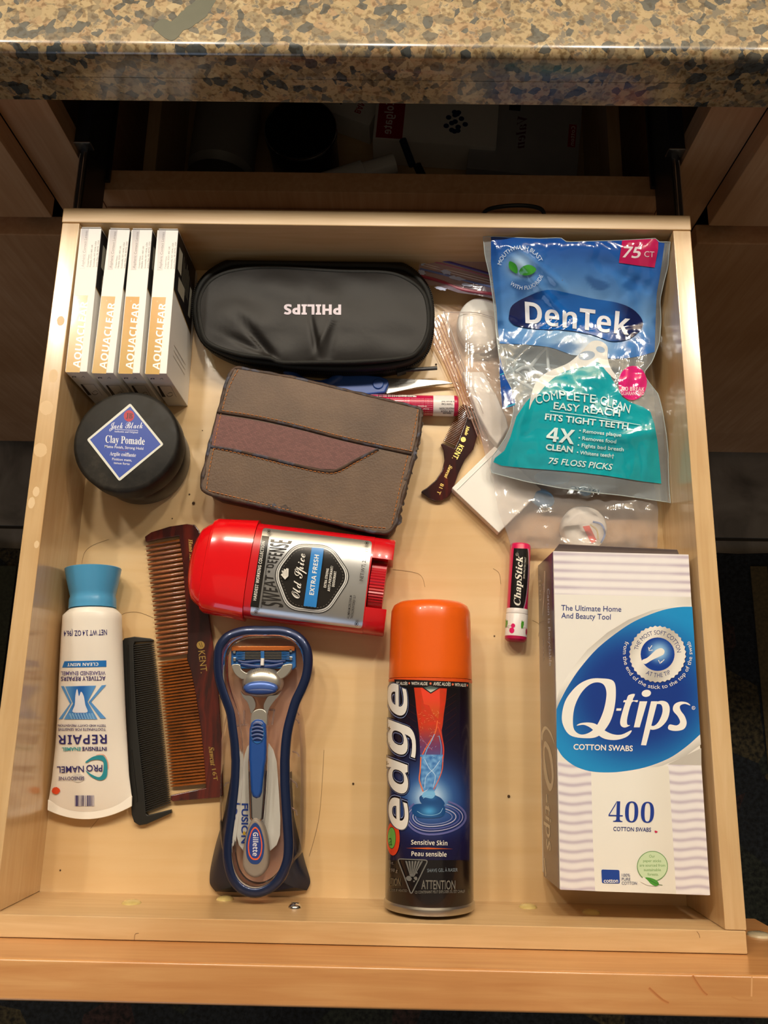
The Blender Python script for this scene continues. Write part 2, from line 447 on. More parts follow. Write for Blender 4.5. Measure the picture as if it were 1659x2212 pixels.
def marble():
    s = NT('grey_marble_tile'); setb(s.b, rough=0.3)
    nz = s.n('ShaderNodeTexNoise'); nz.inputs['Scale'].default_value = 9; nz.inputs['Detail'].default_value = 8; nz.inputs['Distortion'].default_value = 1.4
    s.l(s.coords(), nz.inputs['Vector']); r = s.ramp([(0.3, '5E5850'), (0.5, '837B70'), (0.7, '989084')]); s.l(nz.outputs[0], r.inputs[0]); s.l(r.outputs[0], s.b.inputs['Base Color']); return s.m
M['marble'] = marble()
def rugmat():
    s = NT('dark_patterned_rug_pile'); setb(s.b, rough=0.95)
    nz = s.n('ShaderNodeTexNoise'); nz.inputs['Scale'].default_value = 160; nz.inputs['Detail'].default_value = 4; s.l(s.coords(), nz.inputs['Vector'])
    vo = s.n('ShaderNodeTexVoronoi'); vo.inputs['Scale'].default_value = 9; s.l(s.coords(), vo.inputs['Vector'])
    sp = s.n('ShaderNodeSeparateColor'); s.l(vo.outputs['Color'], sp.inputs[0])
    r = s.ramp([(0.0, '1E2226'), (0.4, '23262A'), (0.45, '3A2622'), (0.6, '2A2E24'), (0.75, '4A4028'), (1.0, '1C2028')], 'CONSTANT'); s.l(sp.outputs[0], r.inputs[0])
    mx = s.n('ShaderNodeMix', data_type='RGBA', blend_type='MULTIPLY'); mx.inputs['Factor'].default_value = 1
    r2 = s.ramp([(0.35, (0.35, 0.35, 0.35)), (0.65, (1, 1, 1))]); s.l(nz.outputs[0], r2.inputs[0])
    s.l(r.outputs[0], mx.inputs['A']); s.l(r2.outputs[0], mx.inputs['B']); s.l(mx.outputs['Result'], s.b.inputs['Base Color'])
    s.bump(nz.outputs[0], 1.0, 0.004); return s.m
M['rug'] = rugmat()
FZ = -0.72
fl = tag(MB().box(-1.6, 1.6, -1.4, 1.12, FZ - 0.02, FZ).build('floor', mat('floor_grout', '4A453E', rough=0.8)), kind='structure')
for (x0, x1) in ((-1.6, -0.925), (-0.92, -0.31), (-0.305, 0.305), (0.31, 0.92), (0.925, 1.6)):
    for (y0, y1) in ((0.409, 1.0), (0.05, 0.404), (-0.6, 0.045), (-1.3, -0.605)):
        MB().box(x0, x1, y0, y1, FZ, FZ + 0.006).build('floor_tile', M['marble'], fl, bevel=0.0012)
wl = tag(MB().box(-1.6, 1.6, 1.12, 1.16, FZ, 1.75).build('wall_back', mat('wall_paint', 'C9B694', rough=0.8)), kind='structure')

rug = thing('rug', 'dark patterned woven rug on the grey tiles below the pulled-out drawer', 'rug', (0, -0.3, FZ + 0.006))
pts = []
random.seed(3)
for i in range(40): pts.append((-0.95 + i * 0.0475, 0.365 + 0.02 * (i * 0.0475 / 1.9) + random.uniform(-.002, .002)))
MB().prism(pts + [(0.95, -1.1), (-0.95, -1.1)], FZ + 0.006, FZ + 0.018).build('pile', M['rug'], rug, bevel=0.003)
MB().box(0.585, 0.612, -1.1, 0.36, FZ + 0.018, FZ + 0.021).build('border_band', mat('rug_border_yarn', '6A5A38', 0.8, 220, bump=1.0, rough=0.95), rug, bevel=0.001)
MB().box(-0.612, -0.585, -1.1, 0.34, FZ + 0.018, FZ + 0.021).build('border_band', mat('rug_border_green', '4A4A34', 0.8, 220, bump=1.0, rough=0.95), rug, bevel=0.001)

# ---- vanity cabinet
cab = thing('vanity_cabinet', 'honey maple bathroom vanity cabinet that the open drawer slides out of', 'cabinet', (0, 0.8, FZ + 0.006))
for sx in (-1, 1):
    x0, x1 = sorted((sx * 0.242, sx * 0.318))
    MB().box(x0, x1, 0.55, 0.57, -0.70, 0.124).build('stile', M['cab'], cab, bevel=0.0008)
    # overlay fronts of the neighbouring drawer and the door below it
    x0, x1 = sorted((sx * 0.282, sx * 0.70))
    MB().box(x0, x1, 0.5301, 0.5495, -0.034, 0.104).build('drawer_front', M['cab'], cab, bevel=0.0015)
    MB().box(x0, x1, 0.5301, 0.5495, -0.555, -0.060).build('door', M['cab'], cab, bevel=0.0015)
    MB().box(x0, x1, 0.55, 0.57, -0.70, 0.124).build('face_rail', M['cab'], cab)
    x0, x1 = sorted((sx * 0.262, sx * 0.272))
    MB().box(x0, x1, 0.571, 1.1, -0.70, 0.12).build('side_partition', M['cab'], cab)
    # drawer slide: wide outer channel and slimmer inner rail with ball race
    s = thing('drawer_slide', None, None, (sx * 0.236, 0.6, 0.02)); s.parent = cab; s.location = Vector((sx * 0.236, 0.6, 0.02)) - cab.location
    zc = 0.006
    MB().box(sx * 0.236 - 0.006, sx * 0.236 + 0.006, 0.556, 0.99, zc - 0.027, zc - 0.023).box(sx * 0.236 - 0.006, sx * 0.236 + 0.006, 0.556, 0.99, zc + 0.021, zc + 0.025).box(sx * 0.2405 - 0.001, sx * 0.2405 + 0.001, 0.556, 0.99, zc - 0.024, zc + 0.024).build('outer_channel', M['black_steel'], s, bevel=0.0008)
    MB().box(sx * 0.236 - 0.0035, sx * 0.236 + 0.0035, 0.477, 0.94, zc - 0.024, zc + 0.019).build('inner_rail', M['black_steel'], s, bevel=0.002)
    MB().tube([(sx * 0.234, 0.477, zc + 0.020), (sx * 0.234, 0.55, zc + 0.020)], 0.0012).tube([(sx * 0.2385, 0.477, zc + 0.018), (sx * 0.2385, 0.55, zc + 0.018)], 0.0010).build('rail_lip', M['steel'], s)
    MB().box(sx * 0.236 - 0.0075, sx * 0.236 + 0.0075, 0.5545, 0.556, zc + 0.016, zc + 0.026).build('channel_end', M['steel'], s, bevel=0.0012)
    m = MB().lathe([(0.0035, 0), (0.0035, 0.0015)], (sx * 0.2418, 0.562, 0.075), (-sx, 0, 0), 16); m.build('hinge_bumper', mat('blue_grey_bumper', '25303C', rough=0.5), cab)
MB().box(-0.2415, 0.2415, 0.5502, 0.5698, -0.056, -0.022).build('drawer_rail', M['cab'], cab, bevel=0.0008)
MB().box(-0.2415, 0.2415, 0.5302, 0.5495, -0.56, -0.045).build('lower_drawer_front', M['cab'], cab, bevel=0.0015)
MB().box(-0.7, 0.7, 0.63, 0.65, FZ + 0.0065, -0.701).build('toe_kick', M['toe'], cab)

# ---- granite worktop: two laminated slabs with an eased top edge
ct = thing('countertop', 'speckled gold and black granite worktop above the open drawer', 'countertop', (0, 0.8, 0.1245))
prof = [(0.515, 0.1455), (0.515, 0.1625), (0.5158, 0.1648), (0.519, 0.1672), (0.523, 0.1675), (1.115, 0.1675), (1.115, 0.1455)]
MB().rings([[(x, y, z) for y, z in prof] for x in (-0.75, 0.75)]).build('top_slab', M['granite'], ct, angle=50)
prof = [(0.5153, 0.1245), (0.5153, 0.1448), (0.516, 0.1452), (1.115, 0.1452), (1.115, 0.1245)]
MB().rings([[(x, y, z) for y, z in prof] for x in (-0.75, 0.75)]).build('bottom_slab', M['granite'], ct, angle=50)
V0 = [P(*q, 0.1675) for q in [(345, 74), (372, 88), (398, 66), (430, 48), (452, 28), (470, -8), (500, -60), (470, -70), (440, -20), (415, 8), (392, 26), (372, 44), (352, 42), (332, 56)]]
V0 = spline([(p.x, p.y) for p in V0], 4)
V0 = [(x + 0.0012 * noise.noise(Vector((x * 300, y * 300, 0))), y + 0.0012 * noise.noise(Vector((x * 300, y * 300, 5)))) for x, y in V0]
MB().prism(V0, 0.1672, 0.16765).build('mineral_vein', M['slate_vein'], ct)

# ================================================================ THE OPEN DRAWER
dr = thing('drawer', 'open pale maple drawer pulled out of the vanity, holding the toiletries', 'drawer', (0, 0.23, -0.030))
H = 0.064
for sx in (-1, 1):
    x0, x1 = sorted((sx * 0.215, sx * 0.2277))
    MB().box(x0, x1, 0.0002, 0.4617, -0.012, H).build('side_panel', M['maple_y'], dr, bevel=0.0006)
MB().box(-0.2285, 0.2285, 0.4621, 0.4745, -0.012, H).build('back_panel', M['maple_x'], dr, bevel=0.0012)
fp = MB().box(-0.2272, 0.2272, -0.0126, 0.0, -0.012, H).build('front_panel', M['maple_x'], dr, bevel=0.0008)
MB().box(-0.2152, 0.2152, -0.0002, 0.4623, -0.006, 0.0).build('bottom_panel', M['maple_floor'], dr)
ff = MB().box(-0.272, 0.272, -0.0338, -0.0129, -0.030, 0.1035).build('false_front', M['amber_x'], dr, bevel=0.0018, seg=3)
M['plug'] = mat('clear_amber_putty', 'D8C07A', 0.2, 300, rough=0.2, coat=0.8)
for (x, z, r) in ((-0.1449, 0.0282, 0.0062), (-0.0888, 0.0115, 0.0058), (0.1078, 0.0145, 0.0060), (0.1456, 0.0268, 0.0058)):
    MB().lathe([(r, 0), (r * 0.9, 0.0010), (r * 0.6, 0.0019), (r * 0.2, 0.0022)], (x, 0, z), (0, 1, 0), 24).build('plug_cap', M['plug'], dr)
sw = MB().lathe([(0.0042, 0), (0.0042, 0.0006), (0.0034, 0.0018), (0.0018, 0.0027), (0.0006, 0.0029)], (-0.041, 0, 0.0309), (0, 1, 0), 24).build('screw', M['chrome'], dr)
MB().box(-0.0435, -0.0385, 0.0029, 0.0031, 0.0306, 0.0312).build('screw_slot', mat('dark_slot', '303030', rough=0.6), sw)
MB().lathe([(0.0075, 0), (0.0070, 0.0012), (0.004, 0.0020), (0.001, 0.0021)], (0.2536, -0.0129, 0.0181), (0, 1, 0), 24).build('bumper_pad', mat('clear_bumper', 'D8C9A8', rough=0.15, coat=1.0), dr)
# dents worn into the top of the false front, water stains on the left rim
D = Decal(hit_z(0.1035), (1400, 1850, 6.112), base=0.00003)
for a, b in (((585, 1575), (780, 1830)), ((10, 1735), (270, 1935))):
    pts = spline([a, (a[0] + (b[0] - a[0]) * .35, a[1] + (b[1] - a[1]) * .42), (a[0] + (b[0] - a[0]) * .7, a[1] + (b[1] - a[1]) * .8), b], 5, False)
    D.line(pts, 38, 'C4824C'); D.line([(x + 5, y) for x, y in pts], 16, 'B47240')
D.line([(1100, 1850), (1200, 1895), (1380, 1900)], 22, 'C48A54'); D.line([(1370, 1590), (1365, 1850)], 22, 'DDA873')
D.build('dent_mark', M['print'], dr, 'darker brown dents on the edge of the drawer front')
random.seed(5)
def blob(D, cx, cy, rx, ry, col, a=0, n=22, j=0.12, **k):
    p = [(cx + (q[0] - cx) * (1 + random.uniform(-j, j)), cy + (q[1] - cy) * (1 + random.uniform(-j, j))) for q in D.ell_pts(cx, cy, rx, ry, a, n)]
    D.poly(p, col, **k)
for cx, cy, rx, ry in ((131, 693, 9, 12), (115, 812, 11, 16), (100, 881, 16, 17), (87, 972, 16, 17), (68, 1086, 8, 14), (78, 1062, 8, 12), (79, 1176, 6, 9)):
    D = Decal(hit_z(H), (0, 0, 1), base=0.00003); blob(D, cx, cy, rx * .9, ry * .9, 'D8B88A' if cy < 1000 else 'E0C49A', 10, 30, .05); D.build('water_stain', M['print'], dr, 'pale dried drop on the left rim')
# pale glare patch painted on the drawer bottom, crumbs
D = Decal(hit_z(0), (0, 0, 1), base=0.00004)
blob(D, 452, 775, 9, 30, 'EED9B0', -15, 26, 0.4)

D.build('glare_patch', M['print_gloss'], dr)
crumbs = MB()
for (x, y, r) in ((409, 1068, .0007), (418, 1087, .0012), (372, 1120, .0005), (763, 1693, .0008), (1099, 1720, .001), (942, 787, .0008), (1068, 1374, .0006), (437, 930, .0004), (352, 960, .0004), (130, 1880, .0006)):
    p = P(x, y, r * 0.62); crumbs.lathe([(r * .5, -r * .6), (r, 0), (r * .6, r * .5)], p, (0, 0, 1), 7)
tag(crumbs.build('crumbs', mat('dark_crumb', '4A3420', rough=0.9)), 'tiny dark crumbs scattered on the drawer bottom', 'crumbs', kind='stuff')
# stray hairs
M['hair'] = mat('dark_hair', '6A4C34', rough=0.6)
HAIRS = [([(250, 1350), (262, 1328), (295, 1322), (330, 1334)], 0, 'short dark hair between the toothpaste and the tortoiseshell comb'),
         ([(176, 1225), (182, 1195), (200, 1178), (235, 1165)], 0, 'fine curved hair above the toothpaste cap'),
         ([(700, 1620), (690, 1760), (668, 1850)], 0, 'long fine hair right of the razor tray'),
         ([(848, 1230), (905, 1240), (918, 1268)], 0, 'fine hair beside the red deodorant dial'),
         ([(290, 2032), (292, 2018), (300, 2016)], H, 'tiny curled hair on the drawer front rim at left'),
         ([(1505, 2012), (1510, 2018), (1512, 2026)], H, 'tiny curled hair on the drawer front rim at right'),
         ([(195, 1790), (240, 1740), (300, 1700)], 0, 'fine hair below the crimped end of the toothpaste tube'),
         ([(1065, 1228), (1078, 1238), (1082, 1262)], 0, 'short hair left of the upright lip balm'),
         ([(1150, 1340), (1165, 1350), (1163, 1375)], 0, 'short hair between the lip balm and the swab carton')]
for pts, z, lab in HAIRS:
    q = spline(pts, 6, False)
    tag(MB().tube([P(x, y, z + 0.0003) for x, y in q], 0.00009, 4).build('stray_hair', M['hair']), lab, 'hair', 'stray hairs in the drawer')

# ---- things lying in the dark lower drawer behind
ld = thing('lower_drawer', 'closed lower drawer in shadow behind the open one, full of toiletries', 'drawer', (0, 0.78, -0.20))
for sx in (-1, 1):
    x0, x1 = sorted((sx * 0.220, sx * 0.2325)); MB().box(x0, x1, 0.5735, 1.04, -0.20, -0.10).build('side_panel', M['maple_y'], ld, bevel=0.001)
MB().box(-0.2198, 0.2198, 0.5735, 1.04, -0.20, -0.1925).build('bottom_panel', M['maple_floor'], ld)
MB().box(-0.2325, 0.2325, 1.0405, 1.053, -0.20, -0.10).build('back_panel', M['maple_x'], ld)
MB().box(-0.2275, 0.2275, 0.5715, 0.5732, -0.20, -0.10).build('front_panel', M['maple_x'], ld)
zb = -0.1914
r = 0.034
o = thing('spray_bottle', 'grey bottle lying at the left of the shadowed lower drawer', 'bottle', (-0.17, 0.74, zb))
MB().lathe([(0.010, -0.10), (r * .8, -0.098), (r, -0.09), (r, 0.07), (r * .9, 0.08)], (-0.166, 0.76, zb + r), (0.05, 1, 0), 32).build('body', mat('grey_bottle', '8C8880', rough=0.4), o)
MB().lathe([(r * .90, -0.128), (r * .99, -0.12), (r * .99, -0.101), (.012, -.101)], (-0.166, 0.76, zb + r), (0.05, 1, 0), 32).build('cap', mat('dark_cap', '4A4844', rough=0.3), o)
o = thing('cream_jar', 'black jar with a shiny silver rim in the shadowed lower drawer', 'jar', (-0.085, 0.69, zb))
MB().lathe([(0.034, 0), (0.036, 0.004), (0.036, 0.048)], (-0.085, 0.70, zb), (0, 0, 1), 40).build('body', mat('jar_black', '141414', rough=0.3), o)
MB().lathe([(0.037, 0.0485), (0.0375, 0.060), (0.035, 0.0625), (0.001, 0.0625)], (-0.085, 0.70, zb), (0, 0, 1), 40).build('lid', mat('lid_black', '101010', rough=0.25), o)
MB().tube([(-0.085 + 0.0365 * math.cos(a * PI / 20), 0.70 + 0.0365 * math.sin(a * PI / 20), zb + 0.062) for a in range(40)], 0.0009, 6, True).build('rim', M['chrome'], o)
def lowbox(name, label, cat, c, ang, L, W, Hh, z, m, deco=None):
    f = Fr(c, math.radians(ang)); o = thing(name, label, cat, (c[0], c[1], z)); MB().box(-L / 2, L / 2, -W / 2, W / 2, z, z + Hh, f).build('carton', m, o, bevel=0.0006)
    if deco:
        D = Decal(lambda x, y, h: f.w(x, y, z + Hh + h), base=0.0001); deco(D); D.build('printed_label', M['print'], o)
    return o
def d_band(D):
    D.text('BAND-AID', (0.028, -0.018), (0.028, 0.02), 0.007, 'B8281E', 'b')
    for k in range(6): D.rect(-0.035 + k * .009, -0.015, -0.0335 + k * .009, 0.02, '5A5A5A')
lowbox('bandage_box', 'white bandage carton with red lettering in the shadowed lower drawer', 'box', (-0.052, 0.775), -22, 0.10, 0.055, 0.03, zb, M['carton'], d_band)
def d_tp(D):
    D.rect(-0.062, -0.026, -0.034, 0.026, 'A81420'); D.text('Colgate', (-0.046, 0.021), (-0.046, -0.021), 0.009, 'F0E8E8', 'b')
    for k in range(14): D.ell(0.02 + 0.012 * math.cos(k * 2.4) * (k / 14), 0.012 * math.sin(k * 2.4), 0.003, 0.003, '2A3A66', n=10)
lowbox('toothpaste_carton', 'white and red toothpaste carton in the shadowed lower drawer', 'box', (0.055, 0.73), -4, 0.13, 0.056, 0.04, zb, M['carton'], d_tp)
def tubey(name, label, cat, A, B, r0, m, capm):
    A = Vector(A); B = Vector(B); d = (B - A).normalized(); L = (B - A).length
    o = thing(name, label, cat, (A + B) / 2 - Vector((0, 0, r0)))
    MB().lathe([(r0 * .55, 0), (r0, 0.006), (r0, L * .72)], A, d, 24).build('body', m, o)
    MB().lathe([(r0 * .8, L * .72 + .0005), (r0 * .75, L), (r0 * .3, L + .001)], A, d, 24).build('cap', capm, o)
tubey('cream_tube', 'white tube with a plain cap lying in the shadowed lower drawer', 'tube', (-0.10, 0.625, zb + 0.052), (0.012, 0.665, zb + 0.056), 0.013, M['white'], M['white'])
def d_bag(D):
    D.text('Valen', (0.0, 0.02), (0.0, -0.02), 0.010, '6A3040', 'serifi'); D.rect(0.045, -0.012, 0.053, 0.016, 'A82028'); D.text('Cotton', (0.0515, 0.014), (0.0515, -0.010), 0.004, 'F0E8E8', 'b'); D.rect(-0.02, 0.026, -0.008, 0.04, '202020')
lowbox('cotton_bag', 'soft white paper bag of cotton at the right of the shadowed lower drawer', 'bag', (0.150, 0.72), -6, 0.115, 0.10, 0.035, zb, mat('crumpled_white_bag', 'B8B8BC', 0.3, 30, bump=0.8, rough=0.35), d_bag)
o = thing('toothbrush', 'dark toothbrush lying across the shadowed lower drawer', 'toothbrush', (0.10, 0.64, zb + .045))
MB().tube(spline([(0.035, 0.665, -0.138), (0.045, 0.645, -0.140), (0.06, 0.628, -0.142), (0.12, 0.622, -0.144), (0.185, 0.632, -0.144)], 6, False), 0.0045, 8).build('handle', mat('dark_brush_handle', '1A1A1C', rough=0.4), o)
MB().tube([(0.030, 0.662, -0.134), (0.020, 0.690, -0.132)], 0.004, 8).build('head', mat('navy_brush_head', '26324A', rough=0.4), o)
cb = MB().tube(spline([P(1035, 478, -0.03), P(1050, 455, -0.012), P(1085, 446, -0.004), P(1130, 444, -0.002), P(1165, 450, -0.006), P(1175, 462, -0.014), P(1172, 480, -0.03)], 6, False), 0.0017, 8).build('power_cord', mat('black_cord', '151515', rough=0.45))
tag(cb, 'black cord looped up behind the back panel of the open drawer', 'cord')

# ================================================================ THINGS IN THE DRAWER
# ---- four contact lens cartons standing on edge
TA = (100, 440, 4.879)
HB = 0.062
A0 = P(174, 490, HB); A1 = P(140, 803, HB); A2 = P(188, 805, HB)
fb = Fr.two((A1.x, A1.y), (A2.x, A2.y))          # s along the width, t towards the rear
BW = (A2 - A1).length; BL = (A0 - A1).length - 0.0012
skew = math.atan2((A0 - A1).x, (A0 - A1).y)
fb = Fr((A1.x, A1.y), -skew)
BW = 0.0154
bx = thing('lens_carton', 'white and gold contact lens carton touching the left wall of the drawer, leftmost of four', 'carton', (*(fb.w(BW / 2, BL / 2)[:2]), 0.0003), 'contact lens cartons')
MB().box(0, BW, 0, BL, 0.0003, HB, fb).build('carton_body', M['carton'], bx, bevel=0.0006)
MB().box(0.0012, BW - 0.0002, BL + 0.0001, BL + 0.0006, 0.02, HB + 0.0008, fb).build('tuck_flap', M['carton'], bx, bevel=0.0003)
D = Decal(hit_z(HB), TA)
gold = lambda x, y: mix('C98F12', 'C49A40', ss(640, 800, y))
D.poly([(293, 965), (437, 967), (352, 1778), (203, 1776)], gold, step=12)
D.text('AQUACLEAR', (353, 1732), (437, 1035), 74, 'FBFAF5', 'b')
D.text('TM', (352, 1022), (354, 1005), 12, 'E8D8A8', 's')
D.poly([(372, 262), (450, 262), (405, 682), (350, 682)], 'C9C4C6')
D.text('Aspheric Contact Lenses', (396, 668), (436, 285), 27, '6E6468', 's')
for t, a, b in (('CooperVision', (442, 668), (456, 538)), ('Hamble, SO31 4RF, UK', (470, 668), (492, 432)), ('Scottsville, NY 14546, USA', (505, 668), (530, 395)), ('Juana Diaz, PR 00795, USA', (535, 668), (559, 385))):
    D.text(t, a, b, 16, 'A09A9C', 's')
D.build('printed_spine', M['print_lac'], bx)
nf = -fb.e2
D = Decal(hit_plane(fb.w(0, 0), nf), TA)
D.text('R', (272, 1832), (322, 1832), 14, '4A4A58', 'b'); 
D.line(spline([(372, 1832), (388, 1818), (405, 1832)], 4, False), 4, '555566')
D.poly([(358, 1903), (380, 1903), (478, 2018), (440, 2018)], '26242A')
D.line([(385, 1903), (500, 1903), (590, 2020)], 3, '8A8890'); D.line(spline([(480, 1992), (500, 2012), (530, 2010), (545, 1992)], 5, False), 5, '4A4A50'); D.line(spline([(490, 1985), (515, 1972), (540, 1980)], 5, False), 4, '4A4A50')
D.build('printed_end', M['print'], bx)
# printed right-hand face: black rear half with white text blocks and a gold diagonal rule
D = Decal(lambda x, y, h: fb.w(BW + h, BL - x, HB - y), base=0.0001)
D.poly([(0.0008, 0.0004), (0.047, 0.0004), (0.056, 0.0545), (0.0008, 0.0545)], '1B1718')
D.poly([(0.047, 0.0004), (0.0478, 0.0004), (0.0568, 0.0545), (0.056, 0.0545)], 'B98A34')
D.rect(0.010, 0.006, 0.028, 0.016, 'B8B2A0')
for k in range(6): D.rect(0.010 + 0.003 * (k % 3), 0.019 + k * 0.0035, 0.036, 0.0203 + k * 0.0035, '6E6858')
D.rect(0.032, 0.010, 0.043, 0.028, 'A8A290'); D.rect(0.022, 0.042, 0.046, 0.048, 'A8A290')
for k in range(3): D.rect(0.085 + k * .004, 0.012, 0.0855 + k * .004, 0.046, 'A69E92')
D.build('printed_side', M['print'], bx)
def copy_tree(o, parent=None):
    c = o.copy(); COL.objects.link(c); c.parent = parent
    for ch in [q for q in bpy.data.objects if q.parent == o]: copy_tree(ch, c)
    return c
for (fx, fy, rx, ry, lab) in ((197, 805, 236, 490, 'white and gold contact lens carton, second from the left wall of the drawer'),
                              (254, 806, 284, 491, 'white and gold contact lens carton, third from the left wall, faded gold panel'),
                              (312, 807, 340, 492, 'white and gold contact lens carton farthest from the left wall, black print on its side')):
    q0 = P(fx, fy, HB); q1 = P(rx, ry, HB); sk = -math.atan2((q1 - q0).x, (q1 - q0).y)
    f2 = Fr((q0.x, q0.y), sk); c = copy_tree(bx); ce = f2.w(BW / 2, BL / 2)
    c.location = (ce.x, ce.y, 0.0003); c.rotation_euler = (0, 0, sk - fb.a); c['label'] = lab

# ---- pomade jar
TJ = (100, 800, 4.879)
jc = P(272, 961, 0.05); jc = Vector((-0.1703, 0.3004, 0))
jar = thing('pomade_jar', 'round black hair pomade jar with a blue diamond label on the lid', 'jar', (jc.x, jc.y, 0.0003))
M['jarblack'] = mat('matte_black_jar', '2B2622', 0.25, 90, rough=0.33, bump=0.03)
def lidmat():
    s = NT('scuffed_black_lid'); setb(s.b, rough=0.5, spec=0.3)
    nz = s.n('ShaderNodeTexNoise'); nz.inputs['Scale'].default_value = 38; nz.inputs['Detail'].default_value = 8; nz.inputs['Roughness'].default_value = 0.7
    s.l(s.coords(), nz.inputs['Vector']); r = s.ramp([(0.42, '141210'), (0.60, '27241F'), (0.78, '464038')]); s.l(nz.outputs[0], r.inputs[0]); s.l(r.outputs[0], s.b.inputs['Base Color'])
    r2 = s.ramp([(0.4, (0.72, 0.72, 0.72)), (0.7, (0.85, 0.85, 0.85))]); s.l(nz.outputs[0], r2.inputs[0]); s.l(r2.outputs[0], s.b.inputs['Roughness']); return s.m
M['lid'] = lidmat()
MB().lathe([(0.030, 0.0003), (0.0335, 0.0025), (0.0345, 0.006), (0.0345, 0.027), (0.033, 0.0285), (0.033, 0.031)], jc, (0, 0, 1), 64).build('base', M['jarblack'], jar, angle=50)
MB().lathe([(0.034, 0.0312), (0.0368, 0.0315), (0.0372, 0.033), (0.0372, 0.047), (0.0366, 0.0485), (0.0352, 0.0496), (0.034, 0.05), (0.012, 0.05), (0.0005, 0.05)], jc, (0, 0, 1), 72, True, True).build('lid', M['lid'], jar, angle=60)
D = Decal(hit_z(0.0501), TJ)
def rounded(pts, r, n=4):
    o = []; m = len(pts)
    for i in range(m):
        p = Vector(pts[i]); a = Vector(pts[(i - 1) % m]); b = Vector(pts[(i + 1) % m])
        ra = min(r, (a - p).length * .45); rb = min(r, (b - p).length * .45)
        A = p + (a - p).normalized() * ra; B = p + (b - p).normalized() * rb
        for k in range(n + 1):
            t = k / n; q = A * (1 - t) ** 2 + p * 2 * t * (1 - t) + B * t * t; o.append((q.x, q.y))
    return o
D.poly(rounded([(885, 346), (1238, 780), (770, 1170), (426, 730)], 22), 'D9DAD0')
D.poly([(885, 380), (1206, 780), (771, 1134), (460, 730)], '2A48A6')
D.ell(872, 480, 55, 60, 'B01E34', a=5); D.text('JB', (838, 505), (908, 508), 55, '1E1420', 'serif')
D.text('Jack Black', (664, 615), (1015, 610), 66, 'E8EAF2', 'script'); D.line([(722, 622), (968, 634)], 5, 'D8DCEC')
D.text('Authentic and Original', (715, 652), (966, 663), 19, 'D8DCEC', 'serif')
D.text('Clay Pomade', (622, 760), (1036, 785), 76, 'ECEDEE', 'serif')
D.text('Matte Finish, Strong Hold', (615, 814), (1022, 838), 27, 'DDE0EA', 's', bold=0.01)
D.line([(760, 838), (860, 846)], 3, '8A3050')
D.text('Argile coiffante', (668, 895), (944, 913), 38, 'E0E2EA', 'serif')
D.text('Finition mate,', (694, 946), (902, 960), 25, 'DDE0EA', 's', bold=0.01); D.text('tenue forte', (710, 985), (878, 998), 23, 'DDE0EA', 's', bold=0.01)
D.build('lid_label', M['print'], jar, 'blue diamond label with a white border')

# ---- black zip pouch
TP = (400, 520, 2.9625)
pouch = thing('zip_pouch', 'black nylon zip pouch with white lettering at the back of the drawer', 'pouch', (-0.045, 0.412, 0.0003))
outer = spline(pxs(TP, [(48, 430), (70, 300), (160, 190), (320, 118), (600, 98), (1000, 106), (1280, 122), (1440, 172), (1552, 290), (1588, 430), (1580, 620), (1530, 740), (1400, 812), (1150, 845), (900, 845), (650, 822), (380, 785), (210, 722), (112, 652), (62, 540)]), 5)
inner = spline(pxs(TP, [(92, 430), (118, 320), (190, 240), (320, 192), (560, 172), (980, 196), (1280, 205), (1420, 250), (1515, 330), (1548, 440), (1545, 580), (1490, 690), (1400, 742), (1120, 768), (860, 772), (620, 772), (540, 745), (360, 722), (190, 668), (122, 600)]), 5)
N = 192
def zr(poly, z, n=N): 
    q = [P(x, y, z) for x, y in poly]; q = resample([(p.x, p.y) for p in q], n); return q
def align(ref, q):
    k = min(range(len(q)), key=lambda i: (q[i][0] - ref[0][0]) ** 2 + (q[i][1] - ref[0][1]) ** 2); return q[k:] + q[:k]
Ro = [(x, min(y, 0.4605)) for x, y in zr(outer, 0.016)]; Ri = align(Ro, zr(inner, 0.030))
cx = sum(p[0] for p in Ri) / N; cy = sum(p[1] for p in Ri) / N
def pz(x, y):
    q = Vector((x * 38, y * 38, 3)); w = noise.noise(q) * 0.0022
    # creases radiating from the front seam
    for (kx, ky, ax, ay, s, d) in (KR):
        u = (x - kx) * ax + (y - ky) * ay; v = -(x - kx) * ay + (y - ky) * ax
        if u > -0.004: w += d * math.exp(-(v / s) ** 2) * math.exp(-(max(u, 0) / 0.030) ** 2)
    return w
def kr(px, py, qx, qy, s, d):
    a = P(px, py, 0.03); b = P(qx, qy, 0.03); v = (b - a).normalized(); return (a.x, a.y, v.x, v.y, s, d)
KR = [kr(400 + 855 / 2.96, 520 + 765 / 2.96, 400 + 800 / 2.96, 520 + 480 / 2.96, 0.0024, -0.0030), kr(400 + 910 / 2.96, 520 + 765 / 2.96, 400 + 960 / 2.96, 520 + 560 / 2.96, 0.003, -0.0022),
      kr(400 + 560 / 2.96, 520 + 750 / 2.96, 400 + 400 / 2.96, 520 + 560 / 2.96, 0.0028, -0.0065), kr(400 + 500 / 2.96, 520 + 720 / 2.96, 400 + 300 / 2.96, 520 + 620 / 2.96, 0.0022, -0.003), kr(400 + 820 / 2.96, 520 + 770 / 2.96, 400 + 880 / 2.96, 520 + 640 / 2.96, 0.0018, 0.0020)]
rings = []
for k in range(0, 27):
    t = (1 - k / 26.0)
    rings.append([Vector((cx + (x - cx) * t, cy + (y - cy) * t, 0)) for x, y in Ri])
def dome(x, y, t): return 0.0298 + 0.0035 * (1 - t ** 3) + pz(x, y) * (1 - t ** 6)
for k, r_ in enumerate(rings):
    t = (1 - k / 26.0)
    for p in r_: p.z = dome(p.x, p.y, t)
M['nylon'] = mat('black_nylon', '16120F', 0.2, 200, rough=0.5, bump=0.12, spec=0.35)
